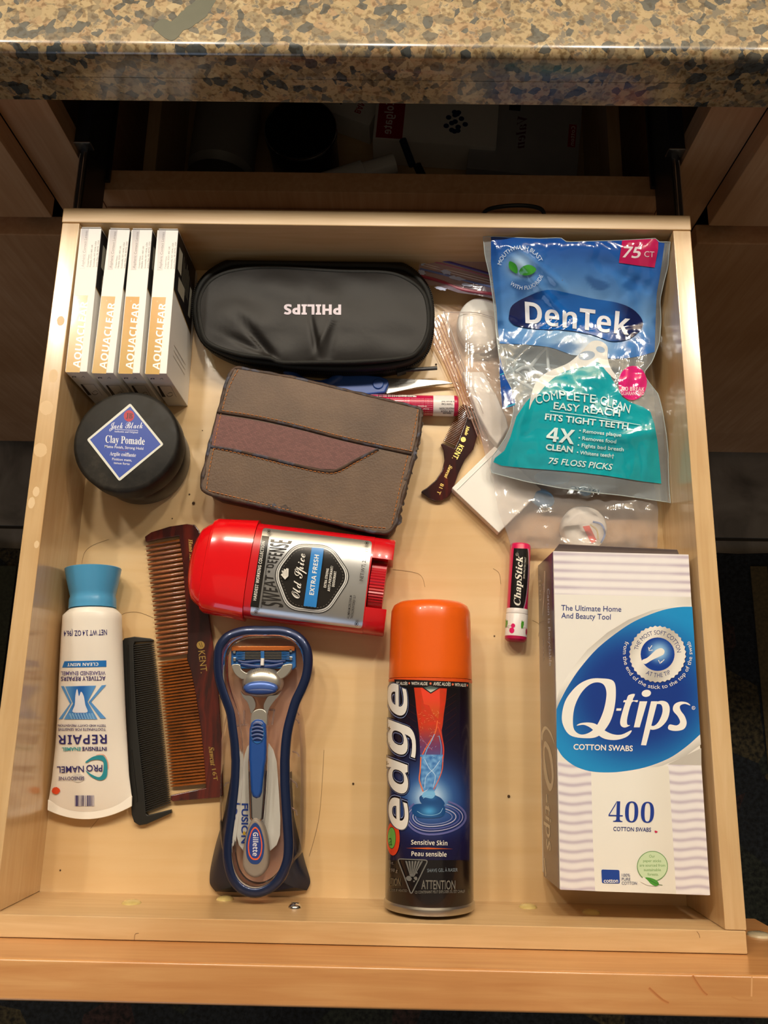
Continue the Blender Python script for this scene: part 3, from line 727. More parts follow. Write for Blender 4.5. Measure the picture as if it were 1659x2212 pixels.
M['tape'] = mat('black_ribbed_tape', '15140F', 0.3, 400, rough=0.75, bump=0.4)
MB().rings(rings, False, False).build('top_panel', M['nylon'], pouch, angle=180, merge=True)
sh = lambda R, f: [(cx + (x - cx) * f, cy + (y - cy) * f) for x, y in R]
MB().rings([[Vector((x, y, 0.0004)) for x, y in sh(Ro, 0.93)], [Vector((x, y, 0.004)) for x, y in sh(Ro, 0.985)], [Vector((x, y, 0.012)) for x, y in Ro], [Vector((x, y, 0.019)) for x, y in sh(Ro, 0.992)], [Vector((x, y, 0.0275)) for x, y in sh(Ri, 1.006)]], True, False).build('side_wall', M['nylon'], pouch, angle=180)
MB().tube([(x, y, 0.0290) for x, y in sh(Ri, 1.008)], 0.0017, 8, True).build('seam_piping', M['tape'], pouch, angle=180)
Rm = [((a[0] * .6 + b[0] * .4), (a[1] * .6 + b[1] * .4)) for a, b in zip(Ro, Ri)]
MB().tube([(x, y, 0.0222) for x, y in Rm], 0.0020, 8, True, flat=1.2).build('zipper_tape', M['tape'], pouch, angle=180)
tm = MB(); Rt = resample(sh(Ro, 1.0), 300)
for i in range(0, 300):
    x, y = Rt[i]; x2, y2 = Rt[(i + 1) % 300]; d = Vector((x2 - x, y2 - y, 0)).normalized(); n = Vector((d.y, -d.x, 0)); c = Vector((x, y, 0.0155)) + n * 0.0004
    tm.add([c + d * a * 0.00042 + n * b * 0.0012 + Vector((0, 0, e * 0.0012)) for e in (-1, 1) for b in (-1, 1) for a in (-1, 1)], [(0, 2, 3, 1), (4, 5, 7, 6), (0, 1, 5, 4), (2, 6, 7, 3), (0, 4, 6, 2), (1, 3, 7, 5)])
tag(tm.build('zipper_teeth', M['tape'], pouch, smooth=False), kind='stuff')
a, b = P(400 + 1375 / 2.9625, 520 + 830 / 2.9625, 0.012), P(400 + 1612 / 2.9625, 520 + 815 / 2.9625, 0.010)
MB().tube([a, b], 0.0016, 8, flat=0.7).box(-0.003, 0.004, -0.003, 0.003, 0.009, 0.0155, Fr((a.x, a.y), 0.3)).build('zipper_pull', M['black_steel'], pouch)
def hfp(x, y):
    return 0.0298 + 0.0035 + pz(x, y)
D = Decal(hit_hf(hfp, 0.032), TP, step=4, base=0.0003)
D.text('PHILIPS', (998, 410), (632, 408), 62, 'D2C6D2', 'b', bold=0.02)
D.build('lettering', M['print'], pouch, 'white lettering')

# ---- brown leather wallet case
TW = (400, 760, 2.9625)
wal = thing('wallet', 'worn brown leather trifold wallet with a woven band, lying front of the zip pouch', 'wallet', (-0.042, 0.300, 0.0003))
def lth():
    s = NT('brown_leather'); setb(s.b, rough=0.48, spec=0.4)
    nz = s.n('ShaderNodeTexNoise'); nz.inputs['Scale'].default_value = 30; nz.inputs['Detail'].default_value = 6; s.l(s.coords(), nz.inputs['Vector'])
    r = s.ramp([(0.3, '523D2C'), (0.6, '624B37'), (0.8, '6E5641')]); s.l(nz.outputs[0], r.inputs[0]); s.l(r.outputs[0], s.b.inputs['Base Color'])
    vo = s.n('ShaderNodeTexVoronoi'); vo.inputs['Scale'].default_value = 700; s.l(s.coords(), vo.inputs['Vector']); s.bump(vo.outputs['Distance'], 0.18, 0.0005); return s.m
M['leather'] = lth()
def wov():
    s = NT('red_brown_woven_cloth'); setb(s.b, rough=0.6)
    v = s.coords((1, 1, 1), rot=(0, 0, 0.23))
    br = s.n('ShaderNodeTexBrick'); br.inputs['Scale'].default_value = 330; br.inputs['Mortar Size'].default_value = 0.03; br.inputs['Mortar Smooth'].default_value = 0.8; br.inputs['Brick Width'].default_value = 0.7; br.inputs['Row Height'].default_value = 0.35
    br.inputs['Color1'].default_value = rgba('784A44'); br.inputs['Color2'].default_value = rgba('663C38'); br.inputs['Mortar'].default_value = rgba('2E1A18')
    s.l(v, br.inputs['Vector']); s.l(br.outputs['Color'], s.b.inputs['Base Color']); s.bump(br.outputs['Fac'], -0.6, 0.0006); return s.m
M['woven'] = wov()
def bind():
    s = NT('frayed_leather_binding'); setb(s.b, rough=0.6)
    nz = s.n('ShaderNodeTexNoise'); nz.inputs['Scale'].default_value = 95; nz.inputs['Detail'].default_value = 5; s.l(s.coords(), nz.inputs['Vector'])
    r = s.ramp([(0.40, '4A3527'), (0.55, '3A2B24'), (0.62, '4A4A58'), (0.75, '2A2628')]); s.l(nz.outputs[0], r.inputs[0]); s.l(r.outputs[0], s.b.inputs['Base Color']); s.bump(nz.outputs[0], 0.9, 0.002); return s.m
M['bind'] = bind()
M['thread'] = mat('orange_thread', 'B8702E', rough=0.6)
ZW = 0.026
Wc = [(328, 98), (700, 165), (1100, 262), (1400, 335), (1512, 362), (1498, 520), (1465, 660), (1400, 900), (1345, 1110), (1300, 1160), (1200, 1150), (850, 1065), (500, 985), (180, 915), (108, 880), (102, 840), (150, 620), (215, 380), (260, 200), (300, 112)]
def wp(pts, z): return [(p.x, p.y) for p in (P(x, y, z) for x, y in pxs(TW, pts))]
top = wp(Wc, ZW)
MB().prism(rounded(top, 0.003, 2), ZW - 0.0045, ZW).build('front_flap', M['leather'], wal, bevel=0.0011, seg=3, angle=50)
c0 = (sum(p[0] for p in top) / len(top), sum(p[1] for p in top) / len(top))
def scl(P_, f, dx=0, dy=0): return [(c0[0] + (x - c0[0]) * f + dx, c0[1] + (y - c0[1]) * f + dy) for x, y in P_]
MB().prism(scl(top, 0.985, 0.0012, -0.0006), 0.0150, ZW - 0.0048).build('middle_flap', M['leather'], wal, bevel=0.0014, angle=50)
MB().prism(scl(top, 0.975, 0.0015, -0.001), 0.0078, 0.0147).build('inner_pages', mat('wallet_lining', '3A2230', rough=0.7), wal, bevel=0.001, angle=50)
MB().prism(scl(top, 0.985, 0.0010, -0.0002), 0.0004, 0.0075).build('back_flap', M['leather'], wal, bevel=0.0016, angle=50)
# raised upper leather piece, woven inset
up = wp([(334, 108), (700, 172), (1100, 270), (1400, 342), (1500, 368), (1485, 520), (1456, 642), (1250, 600), (1000, 545), (700, 468), (450, 415), (228, 378), (265, 215)], ZW + .001)
MB().prism(up, ZW + 0.0002, ZW + 0.0013).build('upper_leather_piece', M['leather'], wal, bevel=0.0005, angle=50)
wv = wp([(205, 402), (450, 440), (700, 492), (1000, 570), (1225, 620), (1090, 690), (965, 752), (880, 752), (700, 715), (460, 655), (165, 600)], ZW)
MB().prism(wv, ZW + 0.0001, ZW + 0.0004).build('woven_band', M['woven'], wal)
def wpath(pts, z): return [P(x, y, z) for x, y in spline(pxs(TW, pts), 5, False)]
MB().tube(wpath([(205, 382), (450, 420), (700, 475), (1000, 552), (1225, 603), (1450, 652)], ZW + 0.0006), 0.0011, 8).tube(wpath([(165, 606), (300, 628), (460, 662), (700, 722), (880, 762), (970, 758), (1090, 695), (1235, 622)], ZW + 0.0002), 0.0012, 8).build('rolled_edge', M['bind'], wal)
bd = MB(); ec = resample(rounded(top, 0.003, 2), 260)
bd.tube([(x, y, ZW - 0.0012 + 0.0005 * noise.noise(Vector((x * 200, y * 200, 1)))) for x, y in scl(ec, 0.998)], lambda t: 0.0017 + 0.0007 * noise.noise(Vector((t * 60, 0, 3))), 8, True)
bd.build('edge_binding', M['bind'], wal, angle=180)
random.seed(11)
fr_ = MB()
for pts, n in (([(1500, 380), (1520, 430), (1490, 620), (1440, 760), (1400, 900), (1370, 1100)], 22), ([(380, 955), (600, 998), (760, 1028), (1000, 1092)], 26)):
    q = resample(wp(pts, ZW), n, False)
    for x, y in q:
        x += random.uniform(-.0020, -.0004); y += random.uniform(-.0002, .0012); r = random.uniform(.0012, .0024); z = ZW - random.uniform(-0.0002, .002); a0 = random.uniform(0, 6)
        pl = [(x + r * random.uniform(.5, 1.1) * math.cos(a0 + k * 1.05), y + r * random.uniform(.5, 1.1) * math.sin(a0 + k * 1.05)) for k in range(6)]
        fr_.prism(pl, z, z + 0.0005)
random.seed(21)
for x, y in resample(wp([(1512, 400), (1500, 520), (1470, 650), (1440, 760), (1415, 860), (1375, 1060)], ZW), 14, False):
    a0 = random.uniform(0, 6); r = random.uniform(.0018, .0042); z = ZW - random.uniform(.002, .006)
    pl = [(x + r * random.uniform(.35, 1.1) * math.cos(a0 + k * .9) * .6, y + r * random.uniform(.5, 1.3) * math.sin(a0 + k * .9)) for k in range(7)]
    fr_.prism(pl, z, z + 0.0006)
tag(fr_.build('frayed_leather', M['bind'], wal, smooth=False), kind='stuff')
st = MB()
def stitch(pts, z, d=0.0030, gap=0.34):
    q = wpath(pts, z); L = sum((b - a).length for a, b in zip(q, q[1:])); n = int(L / d); q = resample([tuple(p) for p in q], n * 3 + 1, False)
    for k in range(n):
        a = Vector(q[3 * k]); b = Vector(q[3 * k + 2]); m_ = (a + b) / 2 + Vector((0, 0, 0.00025)); st.tube([a, m_, b], 0.00030, 5)
stitch([(338, 118), (298, 190), (262, 280), (238, 372)], ZW + .0015); stitch([(232, 385), (205, 500), (178, 640), (150, 780), (136, 885)], ZW + .0003)
stitch([(1490, 372), (1465, 500), (1440, 632)], ZW + .0015); stitch([(1425, 665), (1395, 780), (1350, 980), (1322, 1110)], ZW + .0003)
stitch([(238, 376), (450, 408), (700, 462), (1000, 540), (1225, 590), (1460, 638)], ZW + .0015)
stitch([(180, 618), (300, 640), (460, 678), (700, 738), (880, 774), (975, 772), (1095, 708), (1235, 632)], ZW + .0003)
stitch([(150, 888), (400, 950), (600, 998), (850, 1058), (1100, 1110), (1290, 1128)], ZW + .0003)
tag(st.build('stitching', M['thread'], wal), kind='stuff')

# ---- scissors under the wallet
sc_ = thing('scissors', 'pair of scissors with blue handles half hidden under wallet and pouch', 'scissors', (0.0, 0.36, 0.0003))
M['blue'] = mat('blue_handle_plastic', '2A52A0', rough=0.35)
def pp(T, pts, z): return [(p.x, p.y) for p in (P(x, y, z) for x, y in pxs(T, pts))]
MB().prism(pp(TW, [(1270, 165), (1310, 168), (1640, 182), (1672, 188), (1712, 202), (1600, 210), (1480, 228), (1290, 268), (1240, 235)], .0062), 0.0046, 0.0062).build('upper_blade', M['steel'], sc_, bevel=0.0003)
MB().prism(pp(TW, [(1250, 235), (1300, 262), (1480, 235), (1740, 196), (1742, 192), (1500, 222), (1260, 200)], .0044), 0.0030, 0.0044).build('lower_blade', M['steel'], sc_, bevel=0.0003)
MB().prism(pp(TW, [(980, 150), (1100, 140), (1250, 155), (1298, 175), (1304, 205), (1280, 262), (1160, 275), (1000, 250), (880, 230), (820, 190)], .0105), 0.0064, 0.0105).build('handle_shank', M['blue'], sc_, bevel=0.0015, seg=3)
lp = [Vector((*q, 0.0085)) for q in pp(TW, [(940, 195), (900, 215), (800, 210), (720, 180), (668, 130), (650, 90), (700, 60), (800, 40), (900, 60), (980, 110), (985, 160)], .0085)]
lp = spline([tuple(v) for v in lp], 5); MB().tube(lp, 0.0042, 10, True, flat=0.8).build('finger_loop', M['blue'], sc_, angle=180)
q = P(400 + 1235 / 2.9625, 760 + 205 / 2.9625, .0108)
MB().lathe([(0.0042, -0.001), (0.0042, 0.0002), (0.0036, 0.0007), (0.0005, 0.0008)], q, (0, 0, 1), 24).build('pivot_cap', M['blue'], sc_)
D = Decal(hit_z(0.0062), TW)
for t, a, b in (('Yangdong.China', (1340, 196), (1470, 180)), ('ICx Academic(13)', (1343, 213), (1474, 198)), ('Apr 11', (1343, 228), (1390, 222))): D.text(t, a, b, 9, '6A6660', 's')
D.build('etched_lettering', M['print'], sc_)

# ---- lip balms
TM_ = (860, 500, 3.253)
M['magenta'] = mat('magenta_wrap', 'C2164A', rough=0.3, coat=0.3)
M['capwhite'] = mat('balm_cap_white', 'EDE8E4', rough=0.3)
A = P(788, 874, 0.0078); B = P(989, 877, 0.0078); r = 0.0076
A.z = B.z = r + 0.0002
ax = (B - A).normalized(); Lb = (B - A).length
lb = thing('lip_balm', 'red lip balm tube with a white cap, lying half under the brown wallet', 'lip balm', ((A.x + B.x) / 2, (A.y + B.y) / 2, 0.0003))
s0 = Lb * (1 - (423 - 248) / 3.253 / 201)
MB().lathe([(r * .9, 0), (r, 0.0008), (r, s0)], A, ax, 40).build('barrel', M['magenta'], lb)
MB().lathe([(r * 1.03, s0), (r * 1.04, s0 + 0.001), (r * 1.04, Lb - 0.0032)], A, ax, 40).build('cap', M['capwhite'], lb)
MB().lathe([(r * 1.03, Lb - 0.0032), (r * 1.02, Lb - 0.001), (r * .9, Lb), (0.001, Lb)], A, ax, 40).build('cap_end', M['magenta'], lb)
D = Decal(hit_cyl(A, B, r * 1.04), TM_, step=3, base=0.0001)
for t, a, b, c in (('to Break Seal', (398, 1190), (305, 1190), 10), ('Twist Cap', (383, 1208), (305, 1208), 12), ('PROTECTION', (393, 1236), (292, 1238), 13), ('FOR YOUR', (388, 1256), (300, 1257), 12), ('SEALED', (372, 1272), (315, 1272), 10)): D.text(t, a, b, c, '3A3438', 'b')
D.build('cap_lettering', M['print'], lb)
D = Decal(hit_cyl(A, B, r), TW, step=4, base=0.0001)
D.poly([(1190, 272), (1480, 277), (1480, 290), (1190, 285)], 'E8E2E0')
random.seed(2)
x = 1235
while x < 1460:
    w = random.choice((3, 3, 5, 7)); D.rect(x, 275, x + w, 288, '1A1818', layer=2); x += w + random.choice((3, 4, 6))
for k in range(8): D.text('Helps prevent dry chapped lips. For you', (1590, 300 + k * 13.5), (1180, 296 + k * 13.5), 5, 'F0B8C8', 's')
D.text('Directions', (1545, 345), (1490, 343), 9, 'FFE8EE', 'b'); D.text('Keep', (1560, 362), (1525, 362), 8, 'FFE8EE', 'b')
D.build('printed_wrap', M['print_lac'], lb)

TL = (1060, 1160, 8.507)
A = P(1060 + 545 / 8.507, 1160 + 190 / 8.507, 0.0076); B = P(1060 + 458 / 8.507, 1160 + 1915 / 8.507, 0.0076); r = 0.0074
A.z = B.z = r + 0.0002; ax = (B - A).normalized(); Lb = (B - A).length
A = A - ax * 0.002; Lb += 0.002
cb = thing('lip_balm', 'pink and black lip balm tube with cherries on its cap, left of the swab carton', 'lip balm', ((A.x + B.x) / 2, (A.y + B.y) / 2, 0.0003))
sc0 = Lb * 0.675
MB().lathe([(r * .92, 0), (r, 0.001), (r, sc0)], A, ax, 40).build('barrel', mat('hot_pink_wrap', 'D21456', rough=0.28, coat=0.3), cb)
MB().lathe([(r * 1.01, sc0), (r * 1.03, sc0 + .0003), (r * 1.03, sc0 + 0.0035)], A, ax, 40).build('seal_ring', M['capwhite'], cb)
MB().lathe([(r * 1.02, sc0 + 0.0037), (r * 1.05, sc0 + 0.0041), (r * 1.05, Lb - 0.0032)], A, ax, 40).build('cap', M['capwhite'], cb)
MB().lathe([(r * 1.04, Lb - 0.0032), (r * 1.03, Lb - 0.0012), (r * .88, Lb), (r * .8, Lb)], A, ax, 40).build('cap_end', mat('cap_end_pink', 'B8124C', rough=0.3), cb)
D = Decal(hit_cyl(A, A + ax * sc0, r), TL, step=1.5, base=0.0001)
bk = spline([(676, 215), (688, 320), (690, 500), (682, 700), (668, 900), (650, 1060), (622, 1230), (580, 1360)], 4, False)
D.poly([(425, 205)] + bk + [(348, 1345), (372, 900), (402, 500)], '1C1A19')
D.line([(x + 9, y) for x, y in bk], 13, 'A79AA8')
D.text('ChapStick', (540, 1262), (592, 350), 118, 'EFEBDD', 'serifi', bold=0.004)
D.text('SKIN PROTECTANT', (625, 768), (655, 370), 30, 'D8D2C4', 'i'); D.text('R', (492, 335), (492, 308), 18, 'CFC8BC', 's'); D.ell(484, 320, 26, 28, 'CFC8BC', inner=0.85)
for k in range(3): D.line([(715 + k * 10, 480), (700 + k * 8, 820)], 2.5, 'E8A0B8')
D.build('printed_wrap', M['print_lac'], cb)
D = Decal(hit_cyl(A, B, r * 1.05), TL, step=1.5, base=0.0001)
for dx, dy, sxx in ((0, 0, 1), (297, 18, 1)):
    D.poly([(260 + dx, 1640 + dy), (262 + dx, 1570 + dy), (278 + dx, 1505 + dy), (292 + dx, 1540 + dy), (312 + dx, 1525 + dy), (312 + dx, 1590 + dy), (296 + dx, 1650 + dy), (272 + dx, 1668 + dy)], '4C9A2E')
    if dx == 0:
        D.line(spline([(285, 1655), (330, 1632), (390, 1632)], 4, False), 4, '5A3A2E'); D.line(spline([(285, 1655), (330, 1665), (365, 1692)], 4, False), 4, '5A3A2E')
        D.ell(410, 1628, 38, 40, 'E0206A'); D.ell(388, 1715, 46, 52, 'E0206A')
    else:
        D.line(spline([(585, 1680), (620, 1668), (655, 1672)], 4, False), 4, '5A3A2E'); D.ell(656, 1740, 13, 60, 'B01A48')
D.build('cherry_print', M['print_lac'], cb)

# ---- combs
TC = (250, 1120, 3.254)
def tort():
    s = NT('tortoiseshell'); setb(s.b, rough=0.16, coat=0.6)
    nz = s.n('ShaderNodeTexNoise'); nz.inputs['Scale'].default_value = 26; nz.inputs['Detail'].default_value = 3; nz.inputs['Distortion'].default_value = 0.6
    s.l(s.coords((2.6, 0.5, 1)), nz.inputs['Vector']); r = s.ramp([(0.36, '241010'), (0.50, '3C1412'), (0.60, '5E1E14'), (0.72, '3A1614')]); s.l(nz.outputs[0], r.inputs[0]); s.l(r.outputs[0], s.b.inputs['Base Color']); return s.m
M['tort'] = tort()
M['tort_tooth'] = mat('amber_comb_tooth', 'A65A1E', 0.85, 75, rough=0.2, coat=0.5, sss=0.0)
M['comb_black'] = mat('matte_black_comb', '1E1D1A', rough=0.42)
M['gold'] = mat('gold_stamping', 'D8B060', rough=0.35, metal=0.6)
def lerp_line(pts, t):
    L = [0]
    for a, b in zip(pts, pts[1:]): L.append(L[-1] + math.hypot(b[0] - a[0], b[1] - a[1]))
    s = t * L[-1]
    for i in range(len(pts) - 1):
        if s <= L[i + 1] or i == len(pts) - 2:
            u = (s - L[i]) / (L[i + 1] - L[i]); return (pts[i][0] + (pts[i + 1][0] - pts[i][0]) * u, pts[i][1] + (pts[i + 1][1] - pts[i][1]) * u)
def teeth(root, T, tips, roots, ts, z, hw, m, th):
    """one tapering tooth per t: root half width hw, thickness th"""
    for t in ts:
        a = lerp_line(tips, t); b = lerp_line(roots, t)
        w = hw(t) if callable(hw) else hw
        A = P(*pxs(T, [a])[0], z); B = P(*pxs(T, [b])[0], z); d = (B - A).normalized(); n = Vector((-d.y, d.x, 0)); B = B + d * 0.0012
        mb = MB(); R = []
        for s_, f, q in ((0.0, .45, .5), (0.12, .8, .8), (1.0, 1.0, 1.0)):
            c = A.lerp(B, s_); R.append([c + n * (w * f * u) + Vector((0, 0, th * q * v)) for u, v in ((-1, -.5), (-.6, -1), (.6, -1), (1, -.5), (1, .5), (.6, 1), (-.6, 1), (-1, .5))])
        mb.rings(R).build('tooth', m, root, angle=60)
cm = thing('comb', 'large tortoiseshell comb with gold stamping beside the black comb', 'comb', (*P(390, 1430, 0)[:2], 0.0003))
ROOT = [(448, 150), (470, 300), (482, 480), (500, 720), (508, 900), (500, 990), (530, 1080), (562, 1240), (600, 1500), (620, 1700), (634, 1880)]
TIP = [(213, 190), (230, 350), (262, 600), (285, 850), (305, 1080), (330, 1320), (355, 1560), (375, 1750), (388, 1905)]
bodyp = [(204, 128), (250, 96), (380, 56), (500, 38), (556, 44), (584, 80), (600, 140), (640, 560), (668, 760), (700, 1000), (725, 1230), (748, 1560), (756, 1940), (740, 1962), (400, 1990), (386, 1978), (384, 1945), (634, 1893)] + ROOT[::-1][1:] + [(445, 124), (300, 146), (210, 166)]
MB().prism(pp(TC, bodyp, 0.004), 0.0006, 0.0045).build('spine', M['tort'], cm, bevel=0.0007, seg=2, angle=50)
ts = [0.004 + i * 0.0188 for i in range(25)] + [0.482 + i * 0.01262 for i in range(41)]
teeth(cm, TC, TIP, ROOT, ts, 0.0026, lambda t: 0.00128 if t < .47 else 0.00088, M['tort_tooth'], 0.0015)
D = Decal(hit_z(0.0045), TC)
D.text('Hand Ma', (512, 145), (521, 300), 26, 'E0B96A', 'serifi', bold=.01)
D.ell(597, 890, 28, 28, 'E0B96A'); D.line([(585, 875), (600, 905)], 3, '3A1612'); D.line([(600, 870), (610, 905)], 3, '3A1612')
D.text('KENT.', (580, 932), (598, 1088), 46, 'E0B96A', 's'); D.text('Sawcut', (654, 1605), (668, 1740), 34, 'E0B96A', 'serifi', bold=.015); D.text('16T', (676, 1762), (690, 1846), 28, 'E0B96A', 's', bold=.01)
D.build('gold_lettering', M['print_foil'], cm, 'gold stamped lettering')
cm = thing('comb', 'plain black pocket comb between the toothpaste tube and the tortoiseshell comb', 'comb', (*P(320, 1570, 0)[:2], 0.0003))
ROOT = [(124, 890), (130, 1100), (145, 1400), (175, 1700), (200, 1900), (212, 2075)]
TIP = [(268, 872), (300, 1150), (325, 1380), (346, 1600), (366, 1800), (386, 2010)]
bodyp = [(45, 862), (60, 842), (130, 830), (240, 842), (264, 851), (262, 862), (132, 868)] + ROOT + [(225, 2086), (388, 2046), (392, 2070), (300, 2112), (215, 2150), (165, 2158), (128, 2135), (110, 2080), (98, 1900), (84, 1600), (60, 1200)]
MB().prism(pp(TC, bodyp, 0.004), 0.0006, 0.0040).build('spine', M['comb_black'], cm, bevel=0.0006, angle=50)
teeth(cm, TC, TIP, ROOT, [0.003 + i * 0.01295 for i in range(77)], 0.0022, 0.00052, M['comb_black'], 0.0013)
MB().tube([P(*q, 0.0041) for q in pxs(TC, [(85, 890), (92, 1100), (102, 1340)])], 0.0006, 6).tube([P(*q, 0.0041) for q in pxs(TC, [(110, 1625), (130, 1800), (150, 1990)])], 0.0006, 6).build('ridge', M['comb_black'], cm)
cm = thing('moustache_comb', 'small tortoiseshell beard comb with a hooked handle, gold lettering, beside the wallet', 'comb', (*P(970, 980, 0)[:2], 0.0003))
bodyp = [(448, 1214), (475, 1218), (520, 1238), (560, 1270), (578, 1320), (578, 1370), (555, 1440), (530, 1530), (470, 1605), (425, 1700), (390, 1800), (360, 1860), (310, 1890), (260, 1893), (210, 1872), (160, 1832), (170, 1820), (200, 1802), (260, 1750), (308, 1680), (325, 1610), (318, 1540), (299, 1494), (312, 1487), (396, 1524), (430, 1450), (460, 1370), (488, 1290), (470, 1232)]
MB().prism(pp(TM_, bodyp, 0.004), 0.0006, 0.0044).build('handle', M['tort'], cm, bevel=0.0007, angle=50)
teeth(cm, TM_, [(440, 1222), (380, 1345), (316, 1475)], [(490, 1262), (455, 1370), (402, 1512)], [0.02 + i * 0.0415 for i in range(24)], 0.0026, 0.00036, M['tort_tooth'], 0.0014)
D = Decal(hit_z(0.0044), TM_)
D.text('Made', (482, 1365), (466, 1430), 22, 'E0C070', 'serifi', bold=.01); D.ell(458, 1462, 18, 18, 'E0C070'); D.line([(452, 1452), (462, 1474)], 2, '3A1612')
D.text('KENT.', (430, 1492), (378, 1592), 38, 'EBCB74', 'b'); D.text('Sawcut', (362, 1640), (322, 1728), 24, 'E0C070', 'serifi', bold=.015); D.text('81 T', (300, 1768), (270, 1842), 25, 'E8C870', 's', bold=.01)
D.build('gold_lettering', M['print_foil'], cm, 'gold stamped lettering')

# ---- lofted bodies
class Loft:
    """sections along s: (s, half width, half height, centre height, exponent)"""
    def __init__(L, fr, sec): L.fr = fr; L.sec = sec
    def at(L, s):
        S = L.sec
        if s <= S[0][0]: return S[0][1:]
        for a, b in zip(S, S[1:]):
            if s <= b[0]:
                u = (s - a[0]) / max(1e-9, b[0] - a[0]); return tuple(a[i] + (b[i] - a[i]) * u for i in range(1, 5))
        return S[-1][1:]
    def ring(L, s, n=56):
        a, b, zc, e = L.at(s); o = []
        for i in range(n):
            t = 2 * PI * i / n; c = math.cos(t); q = math.sin(t)
            o.append(L.fr.w(s, a * math.copysign(abs(c) ** (2 / e), c), zc + b * math.copysign(abs(q) ** (2 / e), q)))
        return o
    def mesh(L, s0, s1, mb=None, n=56, sub=3):
        ss_ = sorted(set([s0, s1] + [x[0] for x in L.sec if s0 < x[0] < s1])); out = []
        for a, b in zip(ss_, ss_[1:]): out += [a + (b - a) * k / sub for k in range(sub)]
        out.append(ss_[-1]); return (mb or MB()).rings([L.ring(s, n) for s in out])
    def z(L, x, y):
        s, t = L.fr.loc(x, y); a, b, zc, e = L.at(s); u = min(abs(t) / a, 0.995); return zc + b * (1 - u ** e) ** (1 / e)

# ---- deodorant
TO = (400, 1100, 3.456)
a = P(412, 1216, 0.018); b = P(842, 1270, 0.018); L_ = (b - a).length; fd = Fr.two((a.x, a.y), (b.x, b.y))
zc = 0.0178
capL = Loft(fd, [(0.0, 0.006, 0.003, zc, 2), (0.0006, 0.012, 0.006, zc, 2.1), (0.0025, 0.0195, 0.0095, zc, 2.3), (0.0055, 0.0258, 0.0125, zc, 2.5), (0.0095, 0.0288, 0.0142, zc, 2.6), (0.0128, 0.0308, 0.0152, zc, 2.6), (0.0134, 0.0328, 0.0162, zc, 2.6), (0.0155, 0.0340, 0.0167, zc, 2.6), (0.0444, 0.0362, 0.0174, zc, 2.6)])
bodL = Loft(fd, [(0.030, 0.0340, 0.0164, zc, 2.7), (L_ - 0.001, 0.0346, 0.0166, zc, 2.7), (L_, 0.0338, 0.0158, zc, 2.7)])
deo = thing('deodorant', 'red stick deodorant with a silver and black label lying on its side', 'deodorant', (*fd.w(L_ / 2, 0)[:2], 0.0003))
M['red'] = mat('red_plastic', 'D0101C', 0.08, 20, rough=0.25, coat=0.4)
M['redcap'] = mat('translucent_red_cap', 'E01018', rough=0.16, coat=0.6)
capL.mesh(0.0, 0.0444).build('cap', M['redcap'], deo, angle=40)
nt = L_ - 0.0145
bodL.mesh(0.0446, nt).build('body', M['red'], deo, angle=45)
for sx in (-1, 1):
    m = MB(); R = []
    for s in (nt + 0.0001, L_ - 0.0008, L_):
        A_, B_, _, e = bodL.at(s); q = []
        for k in range(13):
            t = 0.0172 + (A_ - 0.0172) * k / 12; u = min(t / A_, 1); q.append((t, zc + B_ * (1 - u ** e) ** (1 / e)))
        q = q + [(t, 2 * zc - z) for t, z in q[::-1][1:]]
        R.append([fd.w(s, sx * t, z) for t, z in (q if sx > 0 else q)])
    m.rings(R).build('base_prong', M['red'], deo, angle=45)
wh = MB(); n = 96; R = []
for s in (nt + 0.0006, nt + 0.0010, L_ - 0.0042, L_ - 0.0036):
    R.append([fd.w(s, (0.0158 + (0.0005 if i % 2 else -0.0003)) * math.cos(2 * PI * i / n), zc + (0.0158 + (0.0005 if i % 2 else -0.0003)) * math.sin(2 * PI * i / n)) for i in range(n)])
wh.rings(R).build('dial', mat('dial_red', 'B80C1E', rough=0.3), deo, smooth=False)
D = Decal(hit_hf(bodL.z, 0.034, 12), TO, step=7, base=0.00012)
outl = rounded([(580, 138), (1396, 238), (1320, 892), (483, 792)], 26)
D.poly(outl, 'C6C6C4')
D.poly(rounded([(622, 200), (1000, 255), (950, 790), (545, 738)], 5), 'B4B4B4', layer=1)
D.build('foil_label', M['print_foil'], deo, 'brushed silver label')
D = Decal(hit_hf(bodL.z, 0.034, 12), TO, step=9, base=0.00028)
D.poly([(573, 196), (628, 203), (549, 735), (486, 727)], '1A1816')
D.text('HARDEST WORKING COLLECTION', (530, 683), (596, 240), 24, 'E4E0D8', 'b')
for (p0, p1, c) in (((566, 738), (632, 212), 3), ((572, 734), (640, 215), 2)): D.line([p0, p1], c, '33312F')
# fan-shaped lettering
def fan(D, t, a0, a1, b0, b1, col, st='b'):
    vs, fs, x0, x1 = textmesh(t, st); ch = caph(st); o = []
    for x, y in vs:
        u = (x - x0) / (x1 - x0); v = y / ch
        p = (a0[0] + (a1[0] - a0[0]) * u, a0[1] + (a1[1] - a0[1]) * u); q = (b0[0] + (b1[0] - b0[0]) * u, b0[1] + (b1[1] - b0[1]) * u)
        o.append(D.p(p[0] + (q[0] - p[0]) * v, p[1] + (q[1] - p[1]) * v))
    D._emit(o, fs, col)
fan(D, 'SWEAT', (735, 735), (652, 497), (568, 718), (600, 490), '2A2827')
fan(D, 'DEFENSE', (652, 440), (800, 238), (606, 436), (640, 224), '2A2827')
D.poly([(625 + 14 * (1 if k % 2 == 0 else .42) * math.cos(k * PI / 5 - 1.7), 465 + 14 * (1 if k % 2 == 0 else .42) * math.sin(k * PI / 5 - 1.7)) for k in range(10)], '2A2827')
hexo = rounded([(815, 252), (1092, 268), (1248, 500), (1060, 788), (755, 752), (650, 470)], 90, 6)
